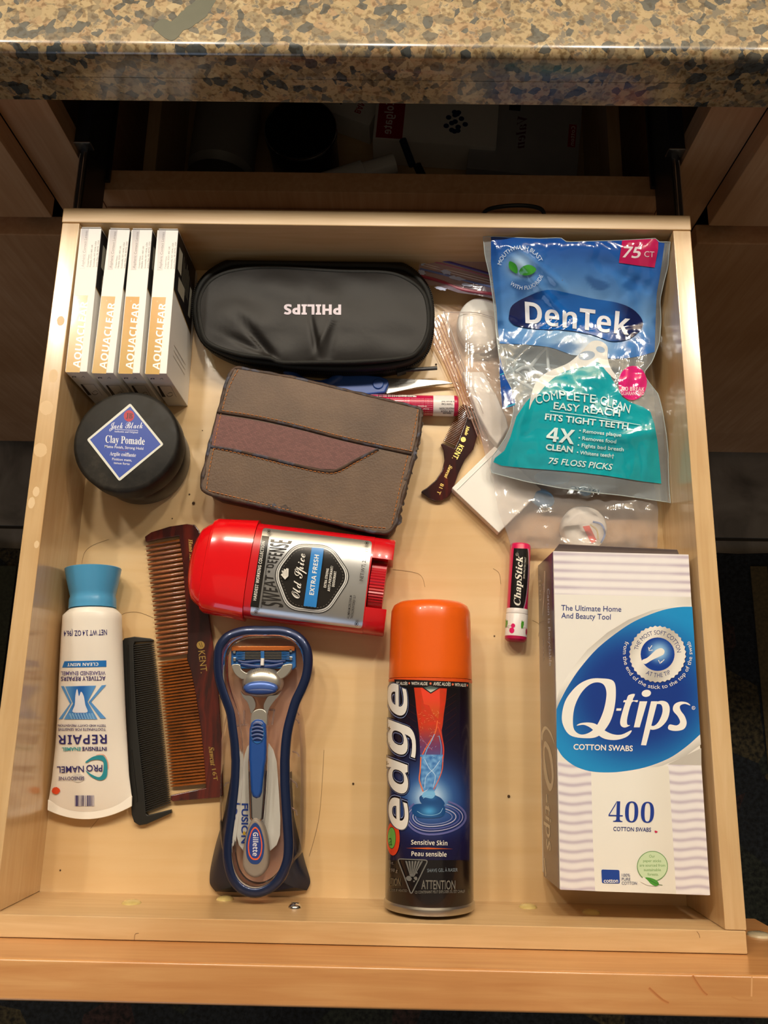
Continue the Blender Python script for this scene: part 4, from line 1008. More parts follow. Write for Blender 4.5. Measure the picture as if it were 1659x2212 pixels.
sc2 = lambda f, P_: [(950 + (x - 950) * f, 505 + (y - 505) * f) for x, y in P_]
D.poly(hexo, '2A2827'); D.poly(sc2(0.975, hexo), 'D0D0CE'); D.poly(sc2(0.945, hexo), '2A2827'); D.poly(sc2(0.93, hexo), 'D8D8D6'); D.poly(sc2(0.895, hexo), '1E1B19')
hh = resample(sc2(0.84, hexo), 120)
for k in range(0, 120, 2): D.line([hh[k], hh[(k + 1) % 120]], 2.5, '8A857C')
D.text('Old Spice', (852, 668), (898, 335), 62, 'F0ECE4', 'script')
D.poly([(745, 525), (715, 490), (720, 480), (728, 484), (720, 455), (735, 462), (738, 445), (752, 450), (756, 440), (772, 444), (770, 500), (760, 510)], 'E8E4DC')
for k in range(3): D.line([(730 + k * 13, 452), (734 + k * 13, 500)], 2, '3A3632')
D.poly([(945, 285), (1036, 292), (978, 733), (884, 722)], '2E86D4')
D.text('EXTRA FRESH', (960, 642), (1000, 342), 34, 'F2F0EA', 'b')
for t, p, q in (('EXTRA STRONG', (1052, 586), (1074, 444)), ('ANTI-PERSPIRANT/', (1080, 614), (1106, 424)), ('DEODORANT', (1114, 580), (1130, 464))): D.text(t, p, q, 19, 'E4E0D8', 'b')
D.text('NET WT. 2.', (1326, 535), (1350, 380), 26, '4A4644', 's', bold=.01); D.text('g)', (1360, 320), (1364, 296), 26, '4A4644', 's')
D.text('ALUMINUM ZIRCONIUM', (1224, 818), (1246, 645), 17, '2E2A28', 's', bold=.01); D.text('TRICHLOROHYDREX GLY', (1250, 820), (1274, 642), 17, '2E2A28', 's', bold=.01)
for x, y in ((625, 165), (1356, 252), (528, 768), (1278, 857)): D.ell(x, y, 15, 15, '4A4644', inner=.75, n=20); D.ell(x, y, 7, 7, '1E1B19', n=14)
D.build('printed_label', M['print_lac'], deo)

# ---- toothpaste tube
TT = (80, 1200, 3.686)
ft = Fr.two(tuple(P(*pxs(TT, [(454, 108)])[0], 0.018)[:2]), tuple(P(*pxs(TT, [(418, 2060)])[0], 0.007)[:2]))
def sy(y, z=.016): return ft.loc(*P(*pxs(TT, [(445, y)])[0], z)[:2])[0]
tp = thing('toothpaste_tube', 'white toothpaste tube with a flared translucent blue cap by the left drawer wall', 'toothpaste', (*ft.w(0.08, 0)[:2], 0.0003))
M['tubewhite'] = mat('white_tube', 'F1EADF', 0.03, 20, rough=0.36)
M['bluecap'] = mat('frosted_blue_cap', '4E9CCB', rough=0.3, sss=0.0, coat=0.2)
s1 = sy(425); s2 = sy(445); s3 = sy(478)
q = Loft(ft, [(0.0, 0.0186, 0.0186, 0.0190, 2), (0.0006, 0.0192, 0.0190, 0.0194, 2), (s1 * .35, 0.0174, 0.0174, 0.0186, 2), (s1 * .62, 0.0157, 0.0157, 0.0180, 2), (s1 * .7, 0.0152, 0.0152, 0.0178, 2), (s1 * .78, 0.0158, 0.0158, 0.0178, 2), (s1, 0.0160, 0.0160, 0.0176, 2)])
R = [q.ring(s) for s in (0.0, 0.0006, s1 * .2, s1 * .35, s1 * .5, s1 * .62, s1 * .7, s1 * .78, s1 * .9, s1)]
inn = [[Vector(p) * 1.0 for p in r] for r in R]
cc = ft.w(0.0, 0, 0.019); dish = [[cc + (p - cc) * f + ft.e1 * d for p in R[0]] for f, d in ((0.9, 0.0), (0.88, 0.006), (0.3, 0.007))]
MB().rings(dish[::-1] + R, True, True).build('cap', M['bluecap'], tp, angle=50)
S0 = [(s1 + .0002, 0.0150, 0.0150, 0.0172, 2), (s2, 0.0170, 0.0165, 0.0170, 2), (s3, 0.0198, 0.0170, 0.0174, 2.1), (sy(650), 0.0206, 0.0160, 0.0166, 2.1), (sy(1000, .012), 0.0222, 0.0128, 0.0136, 2.1), (sy(1300, .01), 0.0234, 0.0098, 0.0108, 2.05), (sy(1500, .008), 0.0245, 0.0077, 0.0090, 2), (sy(1750, .008), 0.0262, 0.0045, 0.0080, 2), (sy(1900, .007), 0.0278, 0.0020, 0.0072, 2), (sy(1950, .007), 0.0284, 0.0009, 0.0070, 2.2)]
tb = Loft(ft, S0)
se = S0[-1][0] - 0.0015
# body whose crimped end bows outwards
R = []
ks = sorted(set([x[0] for x in S0]))
out = []
for a, b in zip(ks, ks[1:]): out += [a + (b - a) * k / 3 for k in range(3)]
out.append(ks[-1])
for s in out:
    w = ss(sy(1500, .01), se, s); r = tb.ring(s)
    R.append([p + ft.e1 * (w * 0.0070 * (1 - (ft.loc(p.x, p.y)[1] / 0.0284) ** 2)) for p in r])
MB().rings(R).build('tube_body', M['tubewhite'], tp, angle=50)
cr = [ft.w(se - 0.0004 + 0.0070 * (1 - (t / 0.0284) ** 2), t, 0) for t in [0.0284 * (k / 10 - 1) for k in range(21)]]
cr2 = [p + ft.e1 * 0.0068 for p in cr]
MB().prism([(p.x, p.y) for p in cr] + [(p.x, p.y) for p in cr2[::-1]], 0.0062, 0.0078).build('crimp', mat('crimp_white', 'F5F0E6', rough=0.45), tp, bevel=0.0004, angle=50)
def tbz(x, y):
    s, t = ft.loc(x, y); k = 0.0070 * max(0, 1 - (t / 0.0284) ** 2); s2 = s
    for _ in range(3): s2 = s - ss(sy(1500, .01), se, s2) * k
    a, b, z0, e = tb.at(s2); return z0 + b * (1 - min(abs(t) / a, .995) ** e) ** (1 / e)
D = Decal(hit_hf(tbz, 0.02, 12), TT, step=9, base=0.00025)
NV = '2E2A6E'
D.text('NET WT 3.4 OZ (96.4', (556, 590), (212, 600), 42, NV, 's', bold=.01)
D.poly([(552, 835), (552, 886), (200, 892), (218, 842)], '1E72C0'); D.text('CLEAN MINT', (488, 852), (240, 857), 25, 'F2F2F0', 'b')
D.text('WEAKENED ENAMEL', (545, 920), (190, 923), 30, '6A5E90', 's', bold=.01); D.text('ACTIVELY REPAIRS', (545, 961), (190, 965), 33, '40306E', 'b')
bl = lambda x, y: mix('1E62B4', '5A9ADA', ss(0, 60, abs(x - (80 + 345 / 3.686)) * 2))
D.poly([(225, 1042), (470, 1036), (402, 1165), (482, 1304), (214, 1304), (286, 1178)], bl)
D.poly([(190, 1040), (214, 1040), (276, 1172), (200, 1303), (172, 1303), (262, 1180)], bl); D.poly([(552, 1030), (515, 1034), (410, 1168), (505, 1298), (550, 1298), (430, 1165)], bl)
for r_ in range(4):
    for c_ in range(9): D.poly([(252 + c_ * 22 + r_ * 5, 1262 + r_ * 12), (262 + c_ * 22 + r_ * 5, 1255 + r_ * 12), (272 + c_ * 22 + r_ * 5, 1262 + r_ * 12), (262 + c_ * 22 + r_ * 5, 1269 + r_ * 12)], '8ABCE6', layer=7)
D.poly(spline([(283, 1245), (300, 1190), (306, 1110), (320, 1062), (334, 1120), (350, 1084), (372, 1120), (385, 1190), (402, 1245), (345, 1252)], 4), 'E4E6F0', layer=8)
D.text('TEETH AND CAVITY PREVENTION', (550, 1346), (166, 1344), 18, '40306E', 's', bold=.01); D.text('TOOTHPASTE FOR SENSITIVE', (547, 1374), (166, 1374), 20, '40306E', 's', bold=.01)
D.text('REPAIR', (555, 1424), (166, 1430), 74, NV, 'b', bold=-.01); D.text('INTENSIVE', (555, 1524), (358, 1524), 30, '2E2A6E', 's', bold=.02); D.text('ENAMEL', (346, 1525), (197, 1529), 28, '2FA0A8', 's', bold=.02)
D.text('PRO', (520, 1668), (392, 1668), 50, NV, 's', bold=.01); D.text('NAMEL', (372, 1675), (158, 1680), 50, NV, 's', bold=.01)
D.poly(spline([(388, 1640), (450, 1600), (520, 1592), (555, 1640), (560, 1720), (548, 1770), (500, 1790), (430, 1760), (386, 1710), (430, 1740), (490, 1765), (520, 1740), (530, 1690), (525, 1640), (480, 1625), (430, 1632), (395, 1650)], 4), '2A8FA0'); D.line(spline([(470, 1590), (530, 1586), (562, 1640), (566, 1700)], 5, False), 5, 'E4A088')
D.ell(325, 1772, 50, 34, 'D8D4CE', layer=3); D.text('SENSODYNE', (376, 1760), (170, 1762), 27, '4A4478', 's', bold=.01)
blob(D, 150, 1872, 31, 27, 'E8502A')
x = 300
random.seed(4)
while x < 452:
    w = random.choice((4, 6, 10, 14)); D.rect(x, 1910, min(x + w, 455), 1996, random.choice(('3A3468', '6A6488', 'B8B4C0', '4A4478')), layer=4); x += w + random.choice((2, 4, 6))
D.build('printed_label', M['print'], tp)

# ---- shaving gel can
TG1 = (810, 1280, 6.146); TG2 = (810, 1640, 6.146)
gr = 0.0279
GA = Vector((0.0434, 0.0018, gr + 0.0010)); GB = Vector((0.0433, 0.1945, gr + 0.0010))
gd = (GB - GA).normalized(); GL = (GB - GA).length
can = thing('shaving_gel_can', 'black and blue shaving gel can with an orange cap lying in the drawer', 'can', (*((GA + GB) / 2)[:2], 0.0003))
yc = P(930, 1463, 0.057).y - GA.y
MB().lathe([(0.020, 0.003), (0.0262, 0.0), (0.0284, 0.0006), (0.0287, 0.0018), (0.0286, 0.0040), (0.0276, 0.0052)], GA, gd, 72, True, False).build('base_rim', M['steel'], can)
MB().lathe([(0.0276, 0.0050), (gr, 0.0062), (gr, yc - 0.0030), (gr - 0.0004, yc - .002)], GA, gd, 72, False, False).build('can_body', mat('black_lacquer', '120E12', rough=0.22, coat=0.4), can)
MB().lathe([(gr - 0.0002, yc - 0.0026), (gr + .0001, yc - 0.0022), (gr + .0001, yc - 0.0005), (gr - 0.0006, yc - 0.0002)], GA, gd, 72, False, False).build('cap_collar', mat('orange_collar', 'D8501C', rough=0.35), can)
r = 0.0272
MB().lathe([(gr - .0002, yc), (gr, yc + .0005), (gr - .0002, yc + .006), (r, GL - 0.014), (r - .0004, GL - 0.007), (r - 0.0020, GL - 0.0032), (r - 0.0055, GL - 0.0010), (r - 0.011, GL - .0002), (0.001, GL)], GA, gd, 72).build('cap', mat('orange_cap', 'E8600E', 0.04, 20, rough=0.3, coat=0.2), can, angle=60)
D = Decal(hit_cyl(GA, GA + gd * yc, gr), TG1, step=3, base=0.00012, dl=0.000012)
def art(x, y):
    c = mix('120D10', '191022', ss(1480, 1560, y))
    g = math.exp(-((x - 930) / 62) ** 2 - ((y - 1722) / 60) ** 2)
    c = mix(c, '1C2C6E', min(1, math.exp(-((x - 935) / 95) ** 2 - ((y - 1745) / 95) ** 2) * 1.5)); c = mix(c, '4E8CCC', g); c = mix(c, 'DCEEFF', max(0, math.exp(-((x - 928) / 34) ** 2 - ((y - 1722) / 30) ** 2) * 1.1 - .1))
    c = mix(c, '17133A', 0.7 * math.exp(-((y - 1830) / 38) ** 2)); return c
D.T = (0, 0, 1)
D.poly([(846, 1482), (1016, 1486), (1016, 1700), (1014, 1858), (838, 1858), (842, 1700)], art, step=5)
D.T = TG1
def fun(x, y):
    v = 0.5 + 0.5 * noise.noise(Vector((x * .12, y * .12, 0))); c = mix('D83220', 'B8401C', v); c = mix(c, '6A3A6A', ss(1560, 1620, y)); return mix(c, '3E7CC4', ss(1610, 1660, y))
D.poly([(518, 1262), (956, 1262), (940, 1440), (915, 1600), (900, 1750), (885, 1830), (905, 1980), (915, 2150), (910, 2250), (640, 2250), (600, 2130), (590, 1900), (570, 1720), (550, 1560), (535, 1400)], fun, step=4)
D.poly([(604, 1262), (858, 1262), (862, 1500), (840, 1680), (760, 1600), (720, 1500), (650, 1480)], lambda x, y: mix('E8432A', 'C8501E', ss(1500, 1550, y)), step=4)
for pts, w, c in (([(830, 1700), (800, 1860), (720, 1990), (650, 2110), (610, 2210)], 14, 'E86A3A'), ([(790, 1880), (740, 1990), (690, 2080), (640, 2230)], 10, '7AB8E8'), ([(830, 1760), (880, 1900), (910, 2060), (905, 2200)], 16, 'D8442A'), ([(850, 1900), (880, 2050), (870, 2200)], 8, '6AA8DC'), ([(600, 1900), (640, 1960), (700, 2030), (760, 2090)], 6, 'B8607A')):
    D.line(spline(pts, 5, False), w, c)
random.seed(9)
for k in range(60):
    x = random.uniform(600, 880); y = random.uniform(1560, 2200); a_ = random.uniform(0, 6); l = random.uniform(10, 34); D.line([(x, y), (x + l * math.cos(a_), y + l * math.sin(a_))], 2.5, 'E8A06A' if y < 1900 else '9CC8F0', layer=9)
D.T = TG2; D.poly([(600, -60), (610, 120), (615, 260), (640, 430), (700, 400), (735, 372), (790, 430), (840, 330), (872, 200), (892, 0), (905, -60)], lambda x, y: mix('2A62B0', '8CC4F0', .5 + .5 * noise.noise(Vector((x * .15, y * .15, 4)))), step=3)
for pts, w, c in (([(610, -30), (600, 150), (590, 280), (640, 430)], 16, 'E0744A'), ([(900, -30), (895, 120), (850, 260), (780, 400)], 12, 'D8684A'), ([(660, 0), (720, 120), (800, 220), (770, 380)], 6, 'C8E4FA'), ([(860, 20), (780, 130), (680, 230), (660, 380)], 6, 'C8E4FA')): D.line(spline(pts, 5, False), w, c)
D.T = TG1
for k in range(7): D.line([(560 - 150, 1450 + k * 90), (560 - 10, 1530 + k * 95)], 2, '5A2A1E', layer=9); D.line([(1080, 1340 + k * 90), (930, 1440 + k * 95)], 2, '5A2A1E', layer=9)
D.poly([(250, 1152), (700, 1166), (1246, 1192), (1246, 1278), (860, 1268), (740, 1342), (628, 1262), (300, 1246)], '171316')
D.poly([(650, 1262), (735, 1240), (845, 1266), (740, 1326)], lambda x, y: mix('4A5A58', 'B8C0B4', ss(1486, 1492, y)), step=2)
D.text('EC ALOÈS', (284, 1222), (430, 1228), 38, 'D8D2C8', 's', bold=.02); D.ell(455, 1204, 11, 15, 'E07050'); D.text('WITH ALOE', (482, 1226), (697, 1230), 40, 'D8D2C8', 's', bold=.02); D.ell(738, 1207, 14, 16, 'E07050')
D.text('AVEC ALOÈS', (775, 1230), (1005, 1240), 42, 'D8D2C8', 's', bold=.02); D.ell(1033, 1219, 14, 16, 'E07050'); D.text('WITH ALOE', (1058, 1242), (1208, 1250), 40, 'D8D2C8', 's', bold=.02); D.ell(1226, 1232, 9, 15, 'E07050')
D.T = TG2
for k, (w_, h_, c) in enumerate(((560, 205, '3A3C86'), (470, 180, '7A80BC'), (430, 150, '2C2C74'), (360, 128, '8C96CC'), (320, 108, '2A3078'))):
    pass
for rx, ry, w_, c in ((470, 235, 26, '6468A8'), (430, 190, 12, 'A8A8D0'), (390, 160, 16, '5A62A8'), (340, 128, 12, 'B8BCE0'), (290, 100, 10, '8A9AD0')):
    pts = [(735 + rx * math.cos(math.radians(t)) * (1.0 if math.cos(math.radians(t)) > 0 else .68), 765 + ry * math.sin(math.radians(t))) for t in range(-60, 236, 8)]
    D.line([q_ for q_ in pts if 425 < q_[0] < 1205], w_, c)
gel = lambda x, y: mix('1A4A86', '4AA0DC', math.exp(-((x - 927) / 16) ** 2 - ((y - 1752) / 10) ** 2) + .55 * math.exp(-((x - 932) / 10) ** 2 - ((y - 1722) / 6) ** 2))
D.poly(spline([(488, 650), (530, 600), (640, 590), (800, 590), (900, 600), (935, 660), (925, 730), (860, 772), (700, 782), (560, 765), (500, 720)], 4), gel, step=3)
D.poly(spline([(600, 560), (592, 500), (640, 470), (720, 440), (800, 478), (880, 520), (925, 600), (800, 600), (650, 600)], 4), gel, step=3)
D.poly(spline([(735, 372), (780, 420), (800, 470), (760, 520), (680, 510), (625, 500), (640, 450), (690, 415)], 4), lambda x, y: mix('2E6AAE', '7ABCEC', ss(1700, 1712, y)), step=3)
D.line(spline([(560, 690), (640, 735), (760, 745), (860, 715), (900, 650)], 5, False), 6, '8CC8EE'); D.line(spline([(640, 520), (700, 480), (760, 490)], 5, False), 7, '8CC8EE')
for xx, yy, l in ((735, 400, 330), ): pass
D.text('Sensitive Skin', (480, 1133), (960, 1146), 62, 'F2EEE4', 'b', bold=-.01)
D.poly([(410, 1180), (700, 1172), (1040, 1192), (700, 1196)], 'C85A2A')
D.text('Peau sensible', (484, 1284), (950, 1296), 62, 'F2EEE4', 'b', bold=-.01)
tri = rounded([(298, 1322), (705, 1340), (480, 1800)], 45)
D.line(tri, 16, '6E6E6C', closed=True)
for k in range(6): D.poly([(400 + k * 42, 1350), (428 + k * 42, 1352), (478 + k * 8, 1560), (470 + k * 8, 1560)], '6E6E6C', layer=30)
for x_, y_, r_ in ((450, 1590, 34), (540, 1580, 26), (520, 1620, 12), (555, 1510, 12), (480, 1540, 20)): blob(D, x_, y_, r_, r_, '6E6E6C', n=9, j=.35, layer=31)
D.text('SHAVE GEL À RASER', (694, 1500), (1100, 1490), 44, '6E7A84', 's', bold=.01); D.text('ATTENTION', (616, 1724), (1066, 1730), 118, '72706A', 's', bold=.01)
D.text("CE CONTENANT PEUT EXPLOSER S'IL EST CHAUF", (530, 1784), (1195, 1772), 36, '6A6862', 's', bold=.02)
D.text('UTION', (172, 1678), (336, 1682), 100, '6A6250', 's'); D.text('LODE IF HEATED', (185, 1752), (428, 1764), 34, '5A564E', 's', bold=.02); D.text('oz.', (190, 1390), (250, 1396), 44, '6A625A', 's'); D.text('198 g', (190, 1490), (298, 1500), 44, '7A7268', 's')
D.ell(240, 1052, 88, 226, 'D8401E'); D.ell(222, 1045, 56, 146, '1E3A1E'); D.ell(222, 1045, 50, 138, '6AA84A'); D.text('a', (182, 1145), (228, 1145), 150, '2E5A2A', 's')
# the big word on its dark outline
for bold_, c in ((0.045, '1C1A3E'), (0.030, '8A9AC8'), (0.022, '100E1C'), (-0.002, 'ECE9E4')):
    g_ = bold_ * 260
    D.text('edge', (442, 935 + g_), (424, -1010 - g_), 335, c, 'bi', bold=bold_)
D.build('printed_label', M['print_lac'], can)

# ---- cotton swab carton
TQ1 = (1140, 1160, 3.95); TQ2 = (1140, 1540, 3.95)
ZQ = 0.058
qc = [P(x, y, ZQ) for x, y in ((1195, 1190), (1488, 1198), (1533, 1935), (1209, 1922))]
qc[1].x = min(qc[1].x, 0.2138); qc[2].x = min(qc[2].x, 0.2120)
sw_ = thing('swab_carton', 'tall white and blue cotton swab carton along the right drawer wall', 'carton', (*((qc[0] + qc[2]) / 2)[:2], 0.0003))
MB().prism([(p.x, p.y) for p in qc], 0.0004, ZQ).build('carton_body', mat('carton_white_navy', 'E8E4DE', rough=0.4), sw_, bevel=0.0006)
e = (qc[1] - qc[0]).normalized()
fq = Fr.two((qc[0].x, qc[0].y), (qc[1].x, qc[1].y)); WQ = (qc[1] - qc[0]).length
MB().rings([[fq.w(0.001, 0.0002, 0.03), fq.w(0.001, 0.0002, ZQ - 0.003), fq.w(0.004, 0.0045, ZQ + 0.0004), fq.w(0.004, 0.0049, ZQ), fq.w(0.001, 0.0007, ZQ - 0.003), fq.w(0.001, 0.0007, 0.03)],
            [fq.w(WQ * .94, 0.0002, 0.03), fq.w(WQ * .94, 0.0002, ZQ - 0.003), fq.w(WQ * .92, 0.0030, ZQ - .0008), fq.w(WQ * .92, 0.0034, ZQ - 0.0012), fq.w(WQ * .94, 0.0007, ZQ - 0.003), fq.w(WQ * .94, 0.0007, 0.03)]]).build('end_flap', mat('flap_grey', '6E5F5C', rough=0.4), sw_, smooth=False)
D = Decal(hit_z(ZQ + 0.0001), (0, 0, 1))
fx = [(1195, 1190), (1488, 1198), (1533, 1935), (1209, 1922)]
def inset(p): return [(p[0][0] + 1.2, p[0][1] + 1), (p[1][0] - 1.2, p[1][1] + 1), (p[2][0] - 1.5, p[2][1] - 1.2), (p[3][0] + 1.4, p[3][1] - 1)]
D.poly(inset(fx), 'EFEAE2')
def swab_tex(x, y):
    xl = 1195 + (y - 1190) * 0.019; xr = 1488 + (y - 1198) * 0.061; u = (x - xl) / (xr - xl); yy = y - 8 * u
    if y < 1300: ph = (yy - 1196) / 18.0; bulge = 1 - ss(0.05, .25, u) * (1 - ss(.8, .97, u)); 
    else: ph = (yy - 1652) / 20.6 + (.5 if u > .6 else 0); bulge = 0.6
    if y >= 1300: ph += .11 * math.sin(x * .075 + (1.5 if u > .6 else 0))
    v = 0.5 + 0.5 * math.cos(2 * PI * ph); v = v ** (3.4 - bulge); wob = 0.5 + .5 * noise.noise(Vector((x * .05, y * .03, 0)))
    return mix('F4F0F0', 'B6A8BC', (v * (0.55 + .25 * bulge) + .06 * wob))
D.T = TQ1
D.poly([(218, 122), (1372, 150), (1394, 512), (228, 488)], swab_tex, step=3)
D.T = TQ2
D.poly([(258, 415), (560, 425), (575, 1520), (278, 1508)], swab_tex, step=3); D.poly([(1190, 440), (1482, 448), (1556, 1555), (1265, 1545)], swab_tex, step=3)
D.T = TQ1
sil = lambda x, y: mix('F2EFE8', 'AEA9A2', 0.5 + 0.5 * math.sin((x * .6 + y) * .045))
D.poly([(228, 488), (1394, 514), (1400, 590), (1395, 600), (1140, 612), (930, 660), (780, 745), (560, 900), (400, 1090), (290, 1280), (245, 1330)], lambda x, y: mix('EDEAE4', 'D8D4CC', ss(1440, 1500, x) * (1 - ss(1300, 1320, y))), step=14)
D.poly([(1400, 590), (1250, 590), (1060, 625), (860, 705), (680, 815), (510, 960), (370, 1130), (270, 1300), (245, 1400), (246, 1475), (290, 1360), (400, 1170), (560, 980), (760, 815), (960, 700), (1160, 622), (1400, 596)], sil, step=6)
up_ = spline([(1404, 595), (1300, 597), (1150, 624), (950, 700), (800, 788), (600, 945), (450, 1115), (350, 1262), (280, 1390), (245, 1470)], 4, False)
full1 = [D.p(*q_) for q_ in up_]
D.T = TQ2
dn = spline([(246, 290), (300, 375), (400, 452), (520, 495), (650, 508), (800, 501), (1000, 465), (1200, 390), (1350, 290), (1471, 183)], 4, False)
full2 = [D.p(*q_) for q_ in dn]
D.poly([(1471, 183), (1478, 270), (1350, 365), (1150, 450), (950, 500), (800, 520), (640, 508), (800, 495), (1000, 455), (1200, 375), (1350, 270)], sil, step=6)
D.poly([(540, 495), (1198, 455), (1205, 500), (1240, 1100), (1266, 1545), (575, 1521), (556, 1100)], lambda x, y: mix('F3F0E8', 'EAE5DA', ss(1350, 1450, x)), step=20)
D.poly([(1210, 430), (1480, 300), (1482, 446), (1198, 440)], 'C4BEB6')
def qb(x, y):
    d = math.hypot((x - 1375) / 190, (y - 1500) / 170); return mix('10388E', '1E90D2', ss(0.45, 1.12, d))
D.poly(full1 + full2, qb, raw=True, step=8)
# the word
D.T = TQ1
qo = spline([(620, 1206), (730, 1228), (752, 1330), (735, 1480), (690, 1600), (600, 1700), (480, 1716), (360, 1690), (300, 1600), (294, 1500), (330, 1380), (420, 1270), (520, 1215)], 5)
qi = spline([(590, 1240), (650, 1262), (672, 1340), (650, 1470), (600, 1590), (540, 1660), (460, 1686), (400, 1650), (385, 1570), (400, 1450), (450, 1340), (520, 1265)], 5)
D.poly(qo, 'F4F1EA', [qi])
D.T = TQ2
D.poly(spline([(418, 108), (450, 88), (520, 82), (580, 95), (640, 140), (720, 180), (800, 185), (886, 148), (850, 200), (760, 230), (660, 222), (590, 180), (540, 130), (480, 102)], 4), 'F4F1EA')
D.T = TQ1
D.poly([(758, 1462), (800, 1462), (795, 1482), (754, 1482)], 'F4F1EA')
TS = lambda pts: [(x, y) for x, y in pts]
D.poly(spline([(860, 1350), (915, 1340), (895, 1392), (938, 1392), (932, 1410), (888, 1410), (850, 1540), (850, 1600), (874, 1606), (830, 1626), (795, 1610), (790, 1560), (820, 1450), (832, 1412), (815, 1410), (822, 1392), (842, 1390)], 3), 'F4F1EA')
D.poly([(955, 1402), (1020, 1402), (955, 1624), (905, 1624)], 'F4F1EA'); D.ell(1012, 1334, 40, 30, 'F4F1EA', a=-10)
D.poly([(1052, 1402), (1108, 1402), (1010, 1778), (966, 1776)], 'F4F1EA')
D.poly(spline([(1060, 1430), (1130, 1398), (1190, 1412), (1212, 1470), (1190, 1560), (1130, 1625), (1060, 1645), (1020, 1620), (1030, 1600), (1075, 1612), (1120, 1570), (1150, 1490), (1140, 1432), (1100, 1425)], 4), 'F4F1EA')
D.poly(spline([(1388, 1438), (1360, 1412), (1300, 1405), (1250, 1430), (1240, 1480), (1280, 1530), (1300, 1580), (1270, 1608), (1210, 1600), (1200, 1640), (1260, 1655), (1330, 1640), (1356, 1590), (1340, 1530), (1305, 1480), (1300, 1440), (1340, 1424)], 4), 'F4F1EA')
D.ell(1414, 1458, 15, 16, 'F4F1EA', inner=.8); D.text('R', (1407, 1467), (1421, 1467), 16, 'F4F1EA', 's')
D.text('The Ultimate Home', (285, 626), (798, 638), 46, '2A3A80', 's', bold=.004); D.text('And Beauty Tool', (286, 692), (708, 705), 46, '2A3A80', 's', bold=.004)
gear = []
for k in range(72):
    rr = 1.0 if k % 2 else 0.955; t = 2 * PI * k / 72; gear.append((1108 + 244 * rr * math.cos(t), 1000 + 244 * rr * math.sin(t)))
D.poly([(x + 5, y + 6) for x, y in gear], '0C2A6C'); D.poly(gear, lambda x, y: mix('EEEAE2', 'BCB7AE', 0.5 + .5 * math.sin((x + y * .4) * .07)), step=6)
D.ell(1108, 1000, 145, 143, lambda x, y: mix('9CCBF0', '0E3C96', ss(4, 34, math.hypot(x - 1424, y - 1408))), step=4)
D.arc('THE MOST SOFT COTTON', 1106, 1000, 172, 190, 360 - 3, 38, '2A3A72', 's', bold=0.0) if False else D.arc('THE MOST SOFT COTTON', 1106, 1000, 168, 192, 355, 36, '2A3A72', 's')
D.arc('AT THE TIP', 1110, 1000, 198, 122, 55, 36, '2A3A72', 's')
D.arc('from the end of the stick to the top of the swab', 1108, 1000, 296, 202, -22, 34, 'F4F1EA', 's')
D.poly(spline([(976, 1052), (1020, 1030), (1070, 985), (1100, 960), (1140, 948), (1166, 968), (1160, 1000), (1125, 1020), (1060, 1050), (1000, 1084)], 4), 'F0ECE4')
for k in range(20):
    t = math.radians(-140 + k * 10.5); D.ell(1115 + 83 * math.cos(t), 985 + 83 * math.sin(t), 3.5, 3.5, 'F4F1EA', n=8, layer=20)
D.line([(1060, 925), (1035, 960)], 6, 'F4F1EA'); D.line([(1030, 940), (1036, 970), (1066, 964)], 6, 'F4F1EA'); D.line([(1165, 1045), (1135, 1075)], 6, 'F4F1EA'); D.line([(1115, 1050), (1130, 1080), (1140, 1060)], 6, 'F4F1EA')
D.T = TQ2
D.text('COTTON SWABS', (390, 312), (896, 326), 46, 'F4F1EA', 's', bold=.02)
D.text('400', (688, 930), (1076, 940), 172, '1E3C96', 'serif', bold=-.012); D.text('COTTON SWABS', (730, 1005), (1052, 1014), 34, '2A3A80', 's', bold=.01)
D.poly(spline([(1084, 1004), (1108, 1012), (1100, 1022), (1086, 1020)], 4), 'C81E50')
D.poly(rounded([(628, 1336), (782, 1340), (786, 1455), (634, 1452)], 14), '2046A0')
for x, y, r_ in ((706, 1362, 24), (686, 1382, 22), (728, 1384, 22), (706, 1390, 28)): D.ell(x, y, r_, r_, 'F4F1EA', n=16, layer=22)
D.line([(706, 1398), (706, 1420)], 4, '2046A0'); D.text('cotton', (648, 1448), (772, 1448), 34, 'F4F1EA', 's', bold=.02)
for k, t in enumerate(('100%', 'PURE', 'COTTON')): D.text(t, (802, 1396 + k * 34), ((874, 876, 932)[k], 1397 + k * 34), 25, '5A6488', 's')
D.ell(1064, 1308, 132, 130, '6A9A5A'); D.ell(1064, 1308, 126, 124, 'CFE4BC')
D.poly([(985, 1400), (1040, 1430), (1120, 1462), (1100, 1480), (1020, 1470), (960, 1440)], 'F1EEE5')
for k, (t, x0, x1) in enumerate((('Our', 1035, 1085), ('paper sticks', 985, 1138), ('are sourced from', 955, 1173), ('sustainable', 990, 1136), ('forests.', 1022, 1116))): D.text(t, (x0, 1234 + k * 38.5), (x1, 1235 + k * 38.5), 23, '86AE70', 's', bold=.01)
D.poly(spline([(1002, 1405), (1050, 1408), (1100, 1430), (1120, 1462), (1090, 1478), (1050, 1458), (1025, 1430)], 4), '4E9A3A'); D.line(spline([(1040, 1425), (1100, 1458), (1150, 1470)], 4, False), 4, '2E6A2A')
D.build('printed_front', M['print_lac'], sw_)
nl = (qc[3] - qc[0]).cross(Vector((0, 0, 1))).normalized()
if nl.x > 0: nl = -nl
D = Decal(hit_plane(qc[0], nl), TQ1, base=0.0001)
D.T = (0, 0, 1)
D.poly([(1194, 1192), (1162, 1222), (1174.5, 1893), (1208, 1920)], lambda x, y: mix(mix('2A2450', '4A3E52', ss(1230, 1330, y)), '7A6C74', ss(1190, 1166, x) * ss(1280, 1420, y)), step=8)  # brownish wash of the wood's reflection painted into the navy side colour
D.poly([(1194, 1192), (1191.5, 1196), (1205.5, 1918), (1208, 1921)], '20307E')
